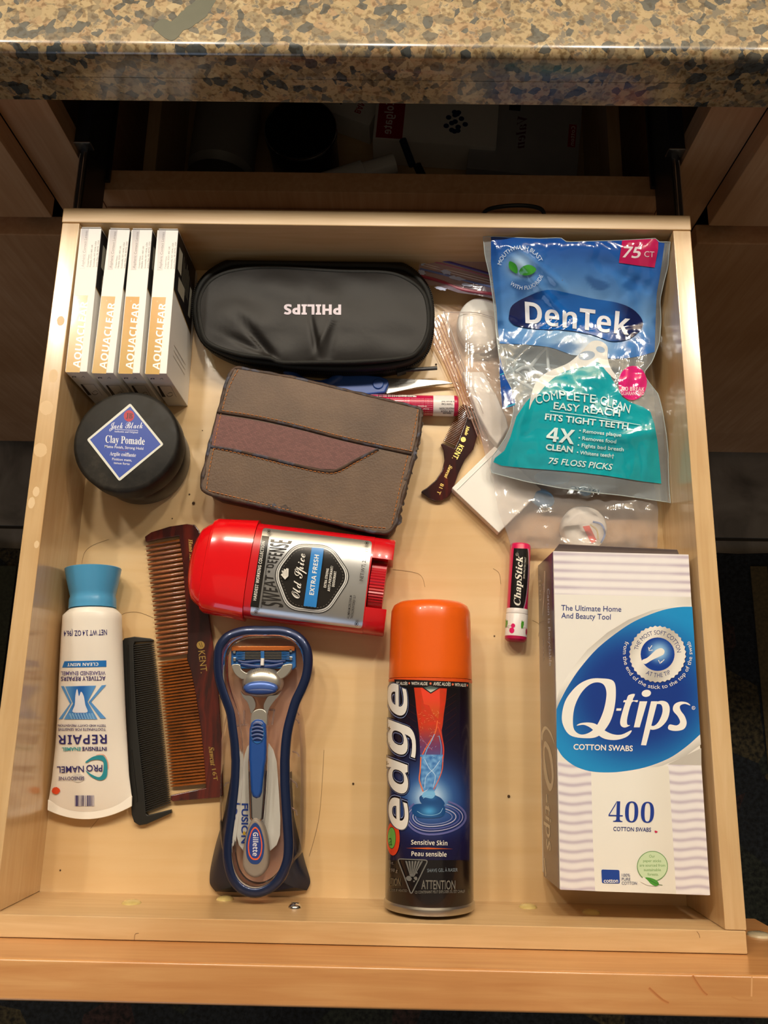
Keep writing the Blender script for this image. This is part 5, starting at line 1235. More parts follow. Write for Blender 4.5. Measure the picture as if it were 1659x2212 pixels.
D.T = TQ1
D.text('Carton is Recyclable', (164, 440), (184, 1102), 20, 'B8C4E0', 's', bold=.01); D.text('400', (90, 325), (98, 545), 24, '9A8A80', 's'); D.text('WARNING:', (125, 860), (130, 1060), 11, '9A8E92', 's')
D.poly([(140, 290), (152, 290), (150, 420), (130, 680), (124, 660), (132, 480)], 'A89C98'); D.text('Q-tips', (126, 400), (138, 470), 12, 'C8C0C0', 'bi')
D.T = TQ2
D.poly(spline([(118, 225), (120, 160), (150, 112), (200, 170), (235, 300), (245, 460), (240, 320), (200, 200), (160, 140), (132, 180), (128, 230)], 3), 'D8CCB8')
D.poly(spline([(140, 250), (170, 260), (205, 360), (222, 520), (215, 620), (195, 668), (172, 640), (140, 520), (132, 360)], 4), 'C8BCAC', [spline([(150, 290), (175, 330), (195, 430), (205, 540), (198, 600), (180, 580), (160, 480), (145, 360)], 4)])
D.text('-tips', (146, 690), (162, 1180), 50, 'C8BCAC', 'i', bold=.01)
D.line([(142, 1240), (155, 1395)], 9, 'C8BCAC')
D.build('printed_side', M['print_lac'], sw_)

# ---- razor in its display tray
T1 = (430, 1330, 6.144); T2 = (430, 1630, 6.144)
def w1(pts, z): return [P(x, y, z) for x, y in pxs(T1, pts)]
def w2(pts, z): return [P(x, y, z) for x, y in pxs(T2, pts)]
def xy(L): return [(p.x, p.y) for p in L]
tray = thing('razor_tray', 'clear purple tinted display tray with a navy figure-eight rim holding the razor', 'tray', (-0.066, 0.085, 0.0003))
M['navy'] = mat('metallic_navy_plastic', '1B2B52', 0.2, 30, rough=0.3, metal=0.4, coat=0.3)
M['navy_wing'] = mat('dark_navy_wing', '1B2236', rough=0.38, coat=0.1)
ZR = 0.030
rimL = w1([(840, 186), (1100, 192), (1290, 262), (1405, 390), (1448, 560), (1428, 780), (1366, 960), (1285, 1130), (1232, 1300), (1180, 1500), (1152, 1700), (1140, 1900)], ZR) + \
       w2([(1138, 100), (1142, 400), (1160, 700), (1180, 1000), (1190, 1220), (1170, 1420), (1090, 1620), (960, 1770), (760, 1850), (560, 1800), (430, 1650), (370, 1430), (364, 1220), (390, 1000), (430, 700), (462, 400), (476, 100)], ZR) + \
       w1([(474, 1900), (462, 1700), (436, 1500), (408, 1300), (350, 1130), (290, 960), (245, 780), (236, 560), (262, 400), (370, 265), (560, 196), (700, 184)], ZR)
rimP = resample(spline([tuple(p) for p in rimL], 5), 150)
# rim: a rounded band leaning outwards
R = []; n = len(rimP); cxr = sum(p[0] for p in rimP) / n
for i in range(n):
    a = Vector(rimP[i - 1]); b = Vector(rimP[(i + 1) % n]); d = (b - a).normalized(); nn = Vector((d.y, -d.x, 0))
    p = Vector(rimP[i]); area = 1
    R.append([p + nn * u + Vector((0, 0, v)) for u, v in ((-0.0032, -0.0005), (-0.0027, 0.0001), (-0.0010, 0.0002), (0.0012, -0.0004), (0.0026, -0.0014), (0.0029, -0.0036), (0.0022, -0.0036), (0.0010, -0.0018), (-0.0010, -0.0008))])
sgn = sum(R[i][4].x * R[(i + 1) % n][4].y - R[(i + 1) % n][4].x * R[i][4].y for i in range(n)); sg0 = sum(rimP[i][0] * rimP[(i + 1) % n][1] - rimP[(i + 1) % n][0] * rimP[i][1] for i in range(n))
if abs(sgn) < abs(sg0):
    for i in range(n):
        a = Vector(rimP[i - 1]); b = Vector(rimP[(i + 1) % n]); d = (b - a).normalized(); nn = -Vector((d.y, -d.x, 0)); p = Vector(rimP[i])
        R[i] = [p + nn * u + Vector((0, 0, v)) for u, v in ((-0.0032, -0.0005), (-0.0027, 0.0001), (-0.0010, 0.0002), (0.0012, -0.0004), (0.0026, -0.0014), (0.0029, -0.0036), (0.0022, -0.0036), (0.0010, -0.0018), (-0.0010, -0.0008))]
R.append(R[0])
MB().rings(R, False, False).build('rim', M['navy'], tray, angle=70)
# flared dark feet either side of the lower bowl
for side in (-1, 1):
    if side < 0:
        inn_ = w2([(440, 250), (420, 500), (390, 800), (350, 1050), (320, 1300), (340, 1560), (400, 1700), (470, 1800)], 0.024); out_ = w2([(425, 250), (372, 560), (300, 900), (215, 1200), (150, 1500), (136, 1660), (150, 1740), (215, 1822)], 0.004); tip = w2([(640, 1838)], 0.004)
    else:
        inn_ = w2([(1175, 250), (1185, 500), (1200, 800), (1215, 1050), (1222, 1300), (1190, 1500), (1150, 1640), (1080, 1760)], 0.024); out_ = w2([(1190, 250), (1215, 560), (1260, 850), (1320, 1120), (1400, 1430), (1462, 1640), (1466, 1730), (1430, 1806)], 0.004); tip = w2([(900, 1822)], 0.004)
    inn_ = [Vector(q_) for q_ in spline([tuple(q_) for q_ in inn_], 4, False)]; out_ = [Vector(q_) for q_ in spline([tuple(q_) for q_ in out_], 4, False)]
    rows = []; nw = len(inn_) - 1
    for i in range(len(inn_)):
        a, b = inn_[i], out_[i]; zz = 0.022 - 0.012 * (i / nw)
        rows.append([Vector((a.x, a.y, zz)), a.lerp(b, .5) + Vector((0, 0, (zz + .003) * .5 - a.lerp(b, .5).z + .003)), Vector((b.x, b.y, 0.003)), Vector((b.x, b.y, 0.0008)), Vector((a.x, a.y, 0.0008))])
    t_ = tip[0]; rows.append([Vector((inn_[-1].x, inn_[-1].y, .009)), Vector((t_.x, t_.y, 0.006)), Vector((t_.x, t_.y, 0.003)), Vector((t_.x, t_.y, 0.0008)), Vector((inn_[-1].x, inn_[-1].y, 0.0008))])
    MB().rings(rows).build('foot_wing', M['navy_wing'], tray, bevel=0.0006, angle=50, merge=True)
M['purple'] = film('purple_tinted_shell', 'F1E2E7', 0.09, 'E0C8D0', 0.09, 0.01, 35, 0.15, 0.002, 1.22)
M['clear'] = film('clear_shell', 'F6EEEE', 0.07, 'E8DCD8', 0.08, 0.02, 40, 0.15, 0.002, 1.35)
def fscale(pts, f, dz):
    c = Vector((-0.0668, 0.085, 0)); return [Vector((c.x + (p[0] - c.x) * f, c.y + (p[1] - c.y) * (1 - (1 - f) * .35), dz)) for p in pts]
M['purple_band'] = film('purple_band_tint', 'A07898', 0.40, '86598A', 0.1, 0.03, 35, 0.1, 0.002, 1.3)
MB().rings([fscale(rimP, 0.915, ZR - 0.0014), fscale(rimP, 0.875, ZR - 0.0030), fscale(rimP, 0.868, 0.0245)], False, False).build('inner_lip', M['purple_band'], tray, angle=180)
MB().rings([fscale(rimP, 0.93, ZR - 0.001), fscale(rimP, 0.915, 0.022), fscale(rimP, 0.89, 0.013), fscale(rimP, 0.84, 0.0090), fscale(rimP, 0.70, 0.0085)], False, True).build('inner_bowl', M['purple'], tray, angle=180)
shell = w1([(1420, 560), (1500, 640), (1520, 760), (1470, 900), (1370, 1080), (1330, 1200), (1370, 1400), (1395, 1700), (1402, 1960)], 0.012) + w2([(1405, 300), (1400, 700), (1395, 1000), (1370, 1280), (1300, 1400), (1020, 1740), (520, 1740), (330, 1350), (275, 1100), (265, 700), (275, 300)], 0.012) + w1([(285, 1900), (290, 1600), (330, 1400), (370, 1260), (340, 1100), (250, 900), (205, 700), (215, 500), (400, 260), (850, 180), (1250, 260)], 0.012)
sp_ = resample(spline([tuple(p) for p in shell], 4), 110)
def shz(f, z):
    c = Vector((-0.0668, 0.085, 0)); return [Vector((c.x + (p[0] - c.x) * f, c.y + (p[1] - c.y) * (1 - (1 - f) * .4), z)) for p in sp_]
MB().rings([shz(1.0, 0.0006), shz(1.0, 0.003), shz(0.985, 0.012), shz(0.955, 0.0165), shz(0.92, 0.0175)], False, False).build('outer_shell', M['clear'], tray, angle=60)
lg = MB()
for yy in (1250, 1360, 1800): lg.tube([p for p in w1([(1240, yy), (1300, yy + 20), (1330, yy + 70)], 0.018)], 0.0005, 6)
for yy in (380, 750): lg.tube([p for p in w2([(1200, yy - 60), (1245, yy - 30), (1290, yy), (1300, yy + 60)], 0.018)], 0.0006, 6)
for yy in (380,): lg.tube([p for p in w2([(340, yy + 40), (360, yy), (400, yy - 10)], 0.018)], 0.0005, 6)
for a_, b_ in (((600, 1250), (600, 1450)), ((640, 1450), (560, 1450)), ((1000, 1250), (970, 1450)), ((920, 1250), (1010, 1250))): lg.tube(w1([a_, b_], 0.012), 0.0006, 6)
tag(lg.build('moulded_ribs', M['clear'], tray), kind='stuff')
card = xy(w1([(1020, 1900), (985, 1780), (930, 1700), (890, 1670), (700, 1670), (640, 1740), (605, 1840), (590, 1940)], 0.0105) + w2([(570, 300), (530, 600), (502, 850), (500, 1080), (530, 1200), (590, 1280), (930, 1292), (1030, 1200), (1075, 1070), (1078, 850), (1060, 500), (1030, 100)], 0.0105))
MB().prism(card, 0.0100, 0.0106).build('backing_card', mat('pale_grey_card', 'D9D8D2', 0.06, 60, rough=0.5), tray, angle=50)
D = Decal(hit_z(0.0107), T2)
D.text('FUSION', (568, 648), (562, 1180), 82, '26469E', 's', bold=.03); D.ell(600, 1045, 20, 26, 'D8B030'); D.poly([(545, 1205), (600, 1205), (575, 1260)], 'F2F0EC')
D.build('card_lettering', M['print'], tray)

rz = thing('razor', 'silver and blue five-blade razor lying in the purple tray', 'razor', (-0.066, 0.085, 0.0115))
M['rzblue'] = mat('razor_blue', '2A66A8', rough=0.32); M['rzgrey'] = mat('satin_silver_plastic', 'B9B5AC', rough=0.28, metal=0.75)
M['rzdark'] = mat('dark_blue_rubber', '1E3A78', rough=0.42); M['copper'] = mat('copper_strip', 'D87838', rough=0.25, metal=0.6, coat=0.4)
M['blade'] = mat('blade_steel', 'B8A890', rough=0.25, metal=1.0); M['warmgrey'] = mat('warm_grey_rubber', '8C8074', 0.06, 60, rough=0.45)
hd = MB().prism(xy(w1([(418, 455), (428, 408), (1266, 405), (1280, 455), (1282, 640), (1285, 680), (1235, 715), (1150, 700), (560, 700), (436, 712), (415, 640)], 0.0215)), 0.0150, 0.0200).build('cartridge', M['rzblue'], rz, bevel=0.0010, seg=3, angle=50)
MB().prism(xy(w1([(428, 412), (445, 402), (1250, 402), (1272, 410), (1268, 468), (1190, 462), (500, 465), (430, 470)], 0.0222)), 0.0202, 0.0222).build('lubricating_strip', M['copper'], rz, bevel=0.0005, angle=50)
for k in range(5):
    y0 = 482 + k * 21
    MB().prism(xy(w1([(500, y0), (1200, y0), (1200, y0 + 8), (500, y0 + 8)], 0.0215)), 0.0202, 0.0216).build('blade', M['blade'], hd)
for k in range(5):
    for xa, xb in ((495, 610), (1095, 1200)):
        y0 = 484 + k * 22; MB().tube(w1([(xa, y0 + 4), (xa + (xb - xa) * .5, y0 + 2), (xb, y0 + 10)], 0.0217), 0.0004, 6).build('blade_carrier', M['rzblue'], hd)
for x_, y_ in ((465, 478), (1215, 462), (468, 580), (1217, 566)):
    MB().prism(xy(w1([(x_ - 20, y_ - 24), (x_ + 20, y_ - 24), (x_ + 20, y_ + 24), (x_ - 20, y_ + 24)], 0.0222)), 0.0202, 0.0222).build('blade_clip', M['chrome'], hd, bevel=0.0004)
MB().prism(xy(w1([(814, 470), (866, 468), (866, 572), (818, 575)], 0.0222)), 0.0202, 0.0222).build('centre_bridge', M['rzblue'], hd, bevel=0.0004)
MB().tube(spline([tuple(p) for p in w1([(520, 600), (620, 618), (820, 600), (1020, 612), (1150, 596)], 0.0205)], 5, False), 0.0011, 8).tube(spline([tuple(p) for p in w1([(560, 640), (700, 668), (850, 676), (1000, 664), (1120, 636)], 0.0200)], 5, False), 0.0014, 8).build('rubber_guard', M['rzdark'], hd)
def pill(pts, z0, z1, name, m, par, bev, T=w1, n=4, **k):
    return MB().prism(xy(T(spline(pts, n), z1)), z0, z1).build(name, m, par, bevel=bev, seg=4, angle=50, **k)
pill([(432, 655), (500, 640), (545, 655), (560, 710), (610, 750), (660, 770), (620, 830), (560, 840), (490, 790), (450, 725)], 0.0170, 0.0212, 'yoke_arm', M['rzgrey'], rz, 0.0012)
pill([(1236, 640), (1160, 640), (1110, 655), (1080, 700), (1040, 740), (1010, 770), (1050, 825), (1100, 838), (1170, 790), (1225, 715)], 0.0170, 0.0212, 'yoke_arm', M['rzgrey'], rz, 0.0012)
MB().tube(w1([(842, 566), (840, 610), (838, 660)], 0.0222), 0.0013, 12).build('pivot_spring', M['capwhite'], rz)
def domez(cx_, cy_, rx, ry, z0, z1, name, m, T=w1, p=2.2, nr=8):
    c = T([(cx_, cy_)], z1)[0]; R = []
    for k in range(nr + 1):
        f = 1 - k / nr; zz = z0 + (z1 - z0) * (1 - f ** p) ** (1 / p) if k else z0
        R.append([Vector((q.x, q.y, zz)) for q in T([(cx_ + rx * max(f, .02) * math.cos(2 * PI * i / 40), cy_ + ry * max(f, .02) * math.sin(2 * PI * i / 40)) for i in range(40)], z1)])
    base = [Vector((q.x, q.y, z0 - 0.004)) for q in R[0]]
    return MB().rings([base] + R).build(name, m, rz, angle=60)
domez(826, 880, 275, 208, 0.0190, 0.0250, 'head_dome', M['rzgrey'])
domez(812, 962, 250, 108, 0.0240, 0.0264, 'release_button_ring', M['steel'])
domez(810, 955, 228, 92, 0.0255, 0.0276, 'release_button', mat('satin_blue_button', '4A6AB4', rough=0.3, metal=0.3))
domez(808, 1000, 205, 50, 0.0262, 0.0284, 'button_lip', M['rzdark'])
D = Decal(hit_z(0.0252), T1); D.arc('Gillette', 826, 900, 172, 232, 310, 36, 'D8D4CC', 'b'); D.build('embossed_name', M['print_foil'], rz)
pill([(550, 1000), (600, 1050), (690, 1065), (735, 1120), (750, 1200), (720, 1260), (688, 1298), (672, 1240), (640, 1150), (580, 1080)], 0.0150, 0.0205, 'chrome_prong', M['chrome'], rz, 0.0008)
pill([(1090, 1000), (1040, 1050), (930, 1065), (885, 1120), (856, 1200), (880, 1280), (905, 1320), (925, 1240), (990, 1140), (1050, 1070)], 0.0150, 0.0205, 'chrome_prong', M['chrome'], rz, 0.0008)
pill([(700, 1290), (770, 1240), (850, 1240), (900, 1300), (905, 1420), (880, 1460), (700, 1460), (680, 1400)], 0.0150, 0.0215, 'neck', M['rzgrey'], rz, 0.0014)
def strip(c, T, z0, z1, name, m, bev):
    pass
hL = w1([(700, 1420), (664, 1700), (655, 1900)], .018) + w2([(652, 100), (660, 500), (672, 850), (760, 960)], .018) + w2([(862, 850), (890, 500), (912, 100)], .018) + w1([(914, 1900), (912, 1600), (890, 1420)], .018)
MB().prism(xy(hL), 0.0125, 0.0205).build('chrome_handle', M['chrome'], rz, bevel=0.0026, seg=5, angle=50)
gL = w1([(782, 1372), (840, 1385), (882, 1440), (892, 1560), (890, 1760), (886, 1900)], .0235) + w2([(868, 150), (845, 350), (832, 500), (800, 570), (755, 588), (705, 560), (682, 480), (672, 300), (662, 100)], .0235) + w1([(656, 1900), (658, 1700), (664, 1500), (690, 1420), (735, 1378)], .0235)
gp = MB().prism(xy(gL), 0.0190, 0.0238).build('blue_grip', mat('grip_blue', '1B4A96', rough=0.3, coat=0.3), rz, bevel=0.0022, seg=5, angle=50)
for k, (yy, hw) in enumerate(((1440, 58), (1490, 74), (1540, 80), (1590, 78), (1640, 60))):
    MB().tube(spline([tuple(p) for p in w1([(776 - hw, yy + 8), (776 - hw * .5, yy - 8), (776, yy - 13), (776 + hw * .5, yy - 8), (776 + hw, yy + 8)], 0.0242)], 3, False), 0.0010, 8).build('thumb_rib', M['rzdark'], gp)
MB().tube([tuple(p) for p in w1([(776 + 84 * math.cos(t * PI / 15), 1560 + 130 * math.sin(t * PI / 15)) for t in range(30)], 0.0238)], 0.0006, 6, True).build('thumb_pad_rim', M['rzblue'], gp)
egg = [(742, 845), (800, 880), (860, 980), (900, 1150), (920, 1350), (905, 1500), (840, 1600), (740, 1640), (645, 1600), (580, 1500), (575, 1350), (600, 1150), (640, 980), (690, 880)]
pill(egg, 0.0120, 0.0225, 'handle_end', M['warmgrey'], rz, 0.0028, w2)
D = Decal(hit_z(0.02255), T2)
bad = spline([(745, 905), (800, 950), (840, 1050), (866, 1200), (850, 1350), (800, 1440), (740, 1456), (680, 1435), (632, 1350), (622, 1200), (650, 1050), (690, 950)], 4)
D.poly(bad, '24407E'); b2 = [(745 + (x - 745) * .78, 1178 + (y - 1178) * .80) for x, y in bad]; b3 = [(745 + (x - 745) * .66, 1178 + (y - 1178) * .72) for x, y in bad]
D.poly(b2, 'E0602E'); D.poly(b3, '2A3F8C')
D.text('Gillette', (716, 1032), (712, 1346), 68, 'D8DCE6', 'b')
D.build('badge', M['print_lac'], rz, 'navy and orange oval badge')

# ---- white box, corner sticking out
wb = thing('white_box', 'plain white hinged box lying skewed, half under the clear bag', 'box', (0.085, 0.262, 0.0003))
q4 = [P(*pxs(TM_, [q_])[0], 0.0105) for q_ in ((625, 1578), (376, 1803), (708, 2118))]
f4 = Fr.two((q4[1].x, q4[1].y), (q4[2].x, q4[2].y)); W4 = (q4[2] - q4[1]).length
MB().box(0, W4, 0, 0.046, 0.0004, 0.0075, f4).build('base', M['white'], wb, bevel=0.0009)
MB().box(0.0, W4, 0, 0.046, 0.0078, 0.0106, f4).build('lid', M['white'], wb, bevel=0.0009)
MB().box(0.0034, 0.0040, 0.002, 0.044, 0.0105, 0.0112, f4).build('lid_ridge', M['white'], wb, bevel=0.0002)

# ---- things inside the zip bags
fz = thing('floss_container', 'glossy white rounded floss container inside the clear bag', 'container', (*P(1030, 700, 0.01)[:2], 0.0003))
ovl = lambda f, z: [P(860 + (580 + 168 * f * math.cos(t)) / 3.253, 500 + (655 + 190 * f * math.sin(t) * (1.0 if math.sin(t) < 0 else .95)) / 3.253, z) for t in [2 * PI * i / 48 for i in range(48)]]
MB().rings([[Vector((p.x, p.y, 0.0005)) for p in ovl(.86, .010)], [Vector((p.x, p.y, 0.003)) for p in ovl(.97, .010)], [Vector((p.x, p.y, .0075)) for p in ovl(1, .010)]], True, False).rings([[Vector((p.x, p.y, z)) for p in ovl(f, .010)] for f, z in ((1, .0077), (.985, .0105), (.93, .0130), (.82, .0142), (.55, .0148), (.02, .0150))], False, True).build('shell', M['white'], fz, angle=50)
MB().tube([tuple(Vector((p.x, p.y, .0139))) for p in ovl(.80, .010)[26:46]], 0.0003, 6).build('lid_seam', mat('pale_violet_seam', 'DCD8E8', rough=.4), fz)
bar = thing('white_holder', 'long white plastic holder with an angled end inside the clear bag', 'holder', (*P(1050, 890, .006)[:2], 0.0003))
MB().prism(pp(TM_, [(450, 985), (600, 985), (640, 1060), (700, 1170), (760, 1310), (775, 1380), (700, 1500), (640, 1430), (560, 1280), (500, 1120)], .0095), 0.0006, 0.0100).build('body', M['white'], bar, bevel=0.0012, seg=3)
T_2 = (1020, 800, 3.456)
M['softblue'] = mat('soft_blue_plug', '6CB8FC', rough=0.35)
for k, (x_, y_, rx, ry, a_, lab) in enumerate(((380, 850, 74, 50, -10, 'blue foam earplug, the one nearer the white box, in the clear bag'), (520, 955, 105, 75, 25, 'large blue foam plug in front of the pouch inside the clear bag'), (600, 800, 150, 60, 0, 'blue plastic piece under the lower edge of the floss pouch'), (850, 890, 55, 50, 0, 'small blue plug behind the date stamp of the floss pouch'))):
    c = P(*pxs(T_2, [(x_, y_)])[0], .006); sx_, sy_ = rx / T_2[2] / 3150, ry / T_2[2] / 3150; hh_ = min(0.0058, sy_); f5 = Fr((c.x, c.y), math.radians(-a_))
    R = []
    for i in range(9):
        t = -PI / 2 + PI * i / 8; R.append([f5.w(sx_ * math.cos(t) * math.cos(2 * PI * j / 24) + 1e-6 * math.cos(2 * PI * j / 24), sy_ * math.cos(t) * math.sin(2 * PI * j / 24) + 1e-6 * math.sin(2 * PI * j / 24), 0.0004 + hh_ + hh_ * math.sin(t)) for j in range(24)])
    tag(MB().rings(R).build('foam_plug', M['softblue'], angle=180), lab, 'plug')
fc = thing('floss_case', 'round white floss case with a red stripe seen through the clear bag', 'container', (*P(1266, 1138, .006)[:2], 0.0003))
c6 = P(1262, 1140, .010); r6 = 52 / 3.12 / 1000
MB().lathe([(r6 * .85, .0004), (r6, .003), (r6, .0095), (r6 * .9, .0118), (r6 * .6, .0125), (.0005, .0127)], (c6.x, c6.y, 0), (0, 0, 1), 48).build('shell', M['white'], fc, angle=50)
D = Decal(hit_z(0.0128), T_2)
D.poly([(825, 1165), (875, 1158), (932, 1275), (890, 1292)], 'E8483A'); D.line(spline([(900, 1130), (965, 1150), (990, 1220), (960, 1290)], 5, False), 14, '8AA4DC'); D.line(spline([(880, 1150), (930, 1190), (940, 1260)], 4, False), 10, 'D8C890')
D.build('printed_label', M['print'], fc)

# ---- clear zip bags
def bagz(x, y):
    v = Vector((x * 45, y * 45, 7)); w = noise.noise(v) * 0.0008 + abs(noise.noise(v * 2.3)) * 0.0004
    return 0.0068 + 0.0092 * ss(0.055, 0.073, x) - 0.0085 * ss(0.262, 0.225, y) * ss(0.09, 0.10, x) + 0.0065 * ss(0.25, 0.235, y) * math.exp(-((x - c6.x) / 0.024) ** 2 - ((y - c6.y) / .024) ** 2) + w + (.0045 * abs(noise.noise(v * 1.7)) + .0016 * noise.noise(v * 3.1)) * ss(.285, .265, y)
M['bag'] = film('clear_bag_film', 'F6F2F0', 0.18, 'F0ECEA', 0.12, 0.02, 38, 0.28, 0.003, 1.35)
M['bag2'] = film('zip_strip_film', 'F4E2D0', 0.10, 'E8C8A8', 0.15, 0.03, 60, 0.3)
zb1 = thing('zip_bag', 'clear zip bag holding floss cases and blue plugs under the floss pouch', 'bag', (0.12, 0.33, 0.0003))
D = Decal(hit_hf(bagz, .016, 8), (0, 0, 1), step=9, base=0)
o1 = [(955, 672), (985, 676), (1060, 668), (1110, 690), (1180, 760), (1260, 820), (1340, 900), (1380, 1000), (1412, 1040), (1422, 1100), (1420, 1183), (1240, 1184), (1105, 1184), (1095, 1150), (1078, 1110), (1063, 1030), (1046, 975), (1030, 905), (1010, 850), (985, 780), (968, 720)]
D.poly(o1, 'FFFFFF'); D.build('film_front', M['bag'], zb1)
D = Decal(hit_z(0.0003), (0, 0, 1), step=0, base=0); D.poly([(x, y + (2 if y > 900 else -2)) for x, y in o1], 'FFFFFF'); D.build('film_back', M['bag'], zb1)
zst = xy([P(x, y, .0066) for x, y in pxs(TM_, [(300, 575), (248, 615), (234, 740), (300, 860), (420, 1140), (600, 1510), (624, 1560), (640, 1400), (560, 1240), (470, 1060), (380, 830), (338, 660)])])
D = Decal(hit_hf(lambda x, y: .0062 + .0002 * noise.noise(Vector((x * 60, y * 60, 2))), .006, 5), TM_, step=9, base=0)
D.poly([(300, 575), (248, 615), (232, 760), (300, 880), (420, 1140), (600, 1510), (640, 1600), (632, 1400), (560, 1240), (470, 1060), (400, 860), (345, 660), (325, 590)], 'FFFFFF'); D.build('zip_strip', M['bag2'], zb1)
M['ziptan'] = mat('tan_zip_track', 'C09080', rough=0.3)
for k, (a_, b_) in enumerate((((300, 585), (612, 1400)), ((280, 598), (606, 1450)), ((262, 612), (600, 1490)), ((248, 640), (560, 1440)), ((240, 690), (500, 1320)), ((236, 740), (430, 1170)))):
    m_ = ((a_[0] + b_[0]) / 2 + 10, (a_[1] + b_[1]) / 2); MB().tube(spline([tuple(P(*pxs(TM_, [q_])[0], .0070)) for q_ in (a_, m_, b_)], 6, False), 0.00028, 6).build('zip_track', M['ziptan'], zb1)
MB().tube(spline([tuple(P(*pxs(TM_, [q_])[0], .0165)) for q_ in ((318, 570), (420, 566), (560, 572), (680, 610))], 6, False), 0.00025, 5).tube(spline([tuple(P(*pxs(TM_, [q_])[0], .012)) for q_ in ((325, 570), (370, 690), (430, 860), (520, 1080), (600, 1280))], 6, False), 0.0003, 5).build('bag_seam', mat('film_edge', 'CFC4BE', rough=.3), zb1)
zb2 = thing('zip_bag', 'folded clear bag with purple and pink zip tracks beside the pouch at the back', 'bag', (0.06, 0.435, 0.0003))
hz2 = lambda x, y: .018 - .004 * ss(.06, .035, x) + .0012 * noise.noise(Vector((x * 50, y * 50, 4)))
D = Decal(hit_hf(hz2, .018, 6), TM_, step=9, base=0)
M['bag3'] = film('lavender_zip_film', 'E8DCE8', 0.30, 'C8BCD4', 0.12, 0.03, 45, 0.3, 0.003, 1.35)
D.poly([(172, 138), (400, 158), (600, 160), (690, 200), (700, 480), (560, 448), (420, 430), (340, 402), (280, 382), (190, 378), (150, 330), (140, 290), (155, 200)], 'FFFFFF'); D.build('film', M['bag3'], zb2)
for pts, r_, c in (([(172, 168), (300, 200), (480, 250), (670, 305)], .0011, '4A3A86'), ([(165, 190), (300, 225), (480, 272), (670, 330)], .0005, 'B0607A'), ([(155, 262), (300, 296), (480, 345), (670, 392)], .0009, '6A78B0'), ([(150, 310), (300, 350), (450, 405), (670, 440)], .0013, 'A0384E'), ([(160, 220), (400, 282), (670, 350)], .0003, 'E0D0C8'), ([(160, 235), (400, 298), (670, 368)], .0003, 'E0D0C8')):
    q_ = [tuple(hit_hf(hz2, .018, 5)(*pxs(TM_, [p_])[0], .0003)) for p_ in pts]; MB().tube(spline(q_, 6, False), r_, 6, flat=.5).build('zip_track', mat('track_' + c, c, rough=.3), zb2)
D = Decal(hit_hf(hz2, .018, 5), TM_, step=6, base=.0006)
random.seed(8)
for x_, y_, rx, ry in ((178, 205, 22, 40), (165, 290, 26, 24), (340, 285, 40, 18), (420, 330, 50, 14), (480, 375, 40, 12), (300, 400, 40, 10)): blob(D, x_, y_, rx, ry, 'B8C0DC', 12, 16, .35)
tag(D.build('white_writing_patch', M['print_lac'], zb2), kind='stuff')

# ---- pouch of floss picks
TD1 = (1020, 480, 3.456); TD2 = (1020, 800, 3.456)
RID = [((860, 385), (1175, 850), .0030, .0022), ((1100, 590), (1220, 690), .0028, .0020), ((1210, 690), (1100, 790), .0026, .0020), ((1095, 570), (1210, 640), .0022, .0016), ((1360, 760), (1345, 850), .0030, .002), ((1395, 770), (1380, 830), .0026, .002), ((1240, 700), (1140, 760), .003, .0014), ((1065, 560), (1090, 700), .0022, .0016), ((1300, 950), (1420, 930), .004, .0016), ((1140, 850), (1110, 960), .004, .0018), ((1280, 600), (1400, 640), .004, -.0018), ((1180, 500), (1260, 540), .003, -.0018)]
RD = []
for a_, b_, s_, d_ in RID[1:]:
    A_ = P(*a_, .034); B_ = P(*b_, .034); dd = (B_ - A_); RD.append((A_.x, A_.y, dd.normalized().x, dd.normalized().y, dd.length, s_, d_))
bc = P(1240, 800, .034)
def fpz(x, y):
    u = (x - bc.x) / 0.068; v = (y - bc.y) / 0.105
    e_ = max(0.0, 1 - abs(u) ** 3) * max(0.0, 1 - abs(v) ** 4)
    z = 0.0225 + 0.0115 * ss(0, .85, e_) + 0.031 * ss(.400, .462, y) - .007 * ss(0.335, .28, y) + .006 * ss(.19, .214, x)
    q_ = Vector((x * 42, y * 42, 1)); z += 0.0018 * noise.noise(q_) + 0.0014 * abs(noise.noise(q_ * 2.1 + Vector((4, 2, 0))))
    for ax_, ay_, dx, dy, L, s_, d_ in RD:
        px_ = x - ax_; py_ = y - ay_; t = px_ * dx + py_ * dy; w = -px_ * dy + py_ * dx
        if -0.01 < t < L + 0.01 and abs(w) < 3 * s_: z += d_ * math.exp(-(w / s_) ** 2) * ss(-.01, .004, t) * ss(L + .01, L - .004, t)
    return z
_fc = {}
G = 0.0006
def fpzc(x, y):
    i = math.floor(x / G); j = math.floor(y / G); fx_ = x / G - i; fy_ = y / G - j; o = 0
    for a_, wx in ((0, 1 - fx_), (1, fx_)):
        for b_, wy in ((0, 1 - fy_), (1, fy_)):
            k = (i + a_, j + b_)
            if k not in _fc: _fc[k] = fpz((i + a_) * G, (j + b_) * G)
            o += wx * wy * _fc[k]
    return o
fp_ = thing('floss_pick_pouch', 'blue and teal plastic pouch of floss picks leaning in the right back corner', 'pouch', (bc.x, bc.y, 0.0003))
hit_fp = clamped(hit_hf(fpzc, .034, 8), .2144, .4614)
M['pouchfilm'] = film('clear_pouch_film', 'EEF3F5', 0.24, 'D4E0E8', 0.09, 0.02, 42, 0.22, 0.003, 1.35)
def d1(L): return pxs(TD1, L)
def d2(L): return pxs(TD2, L)
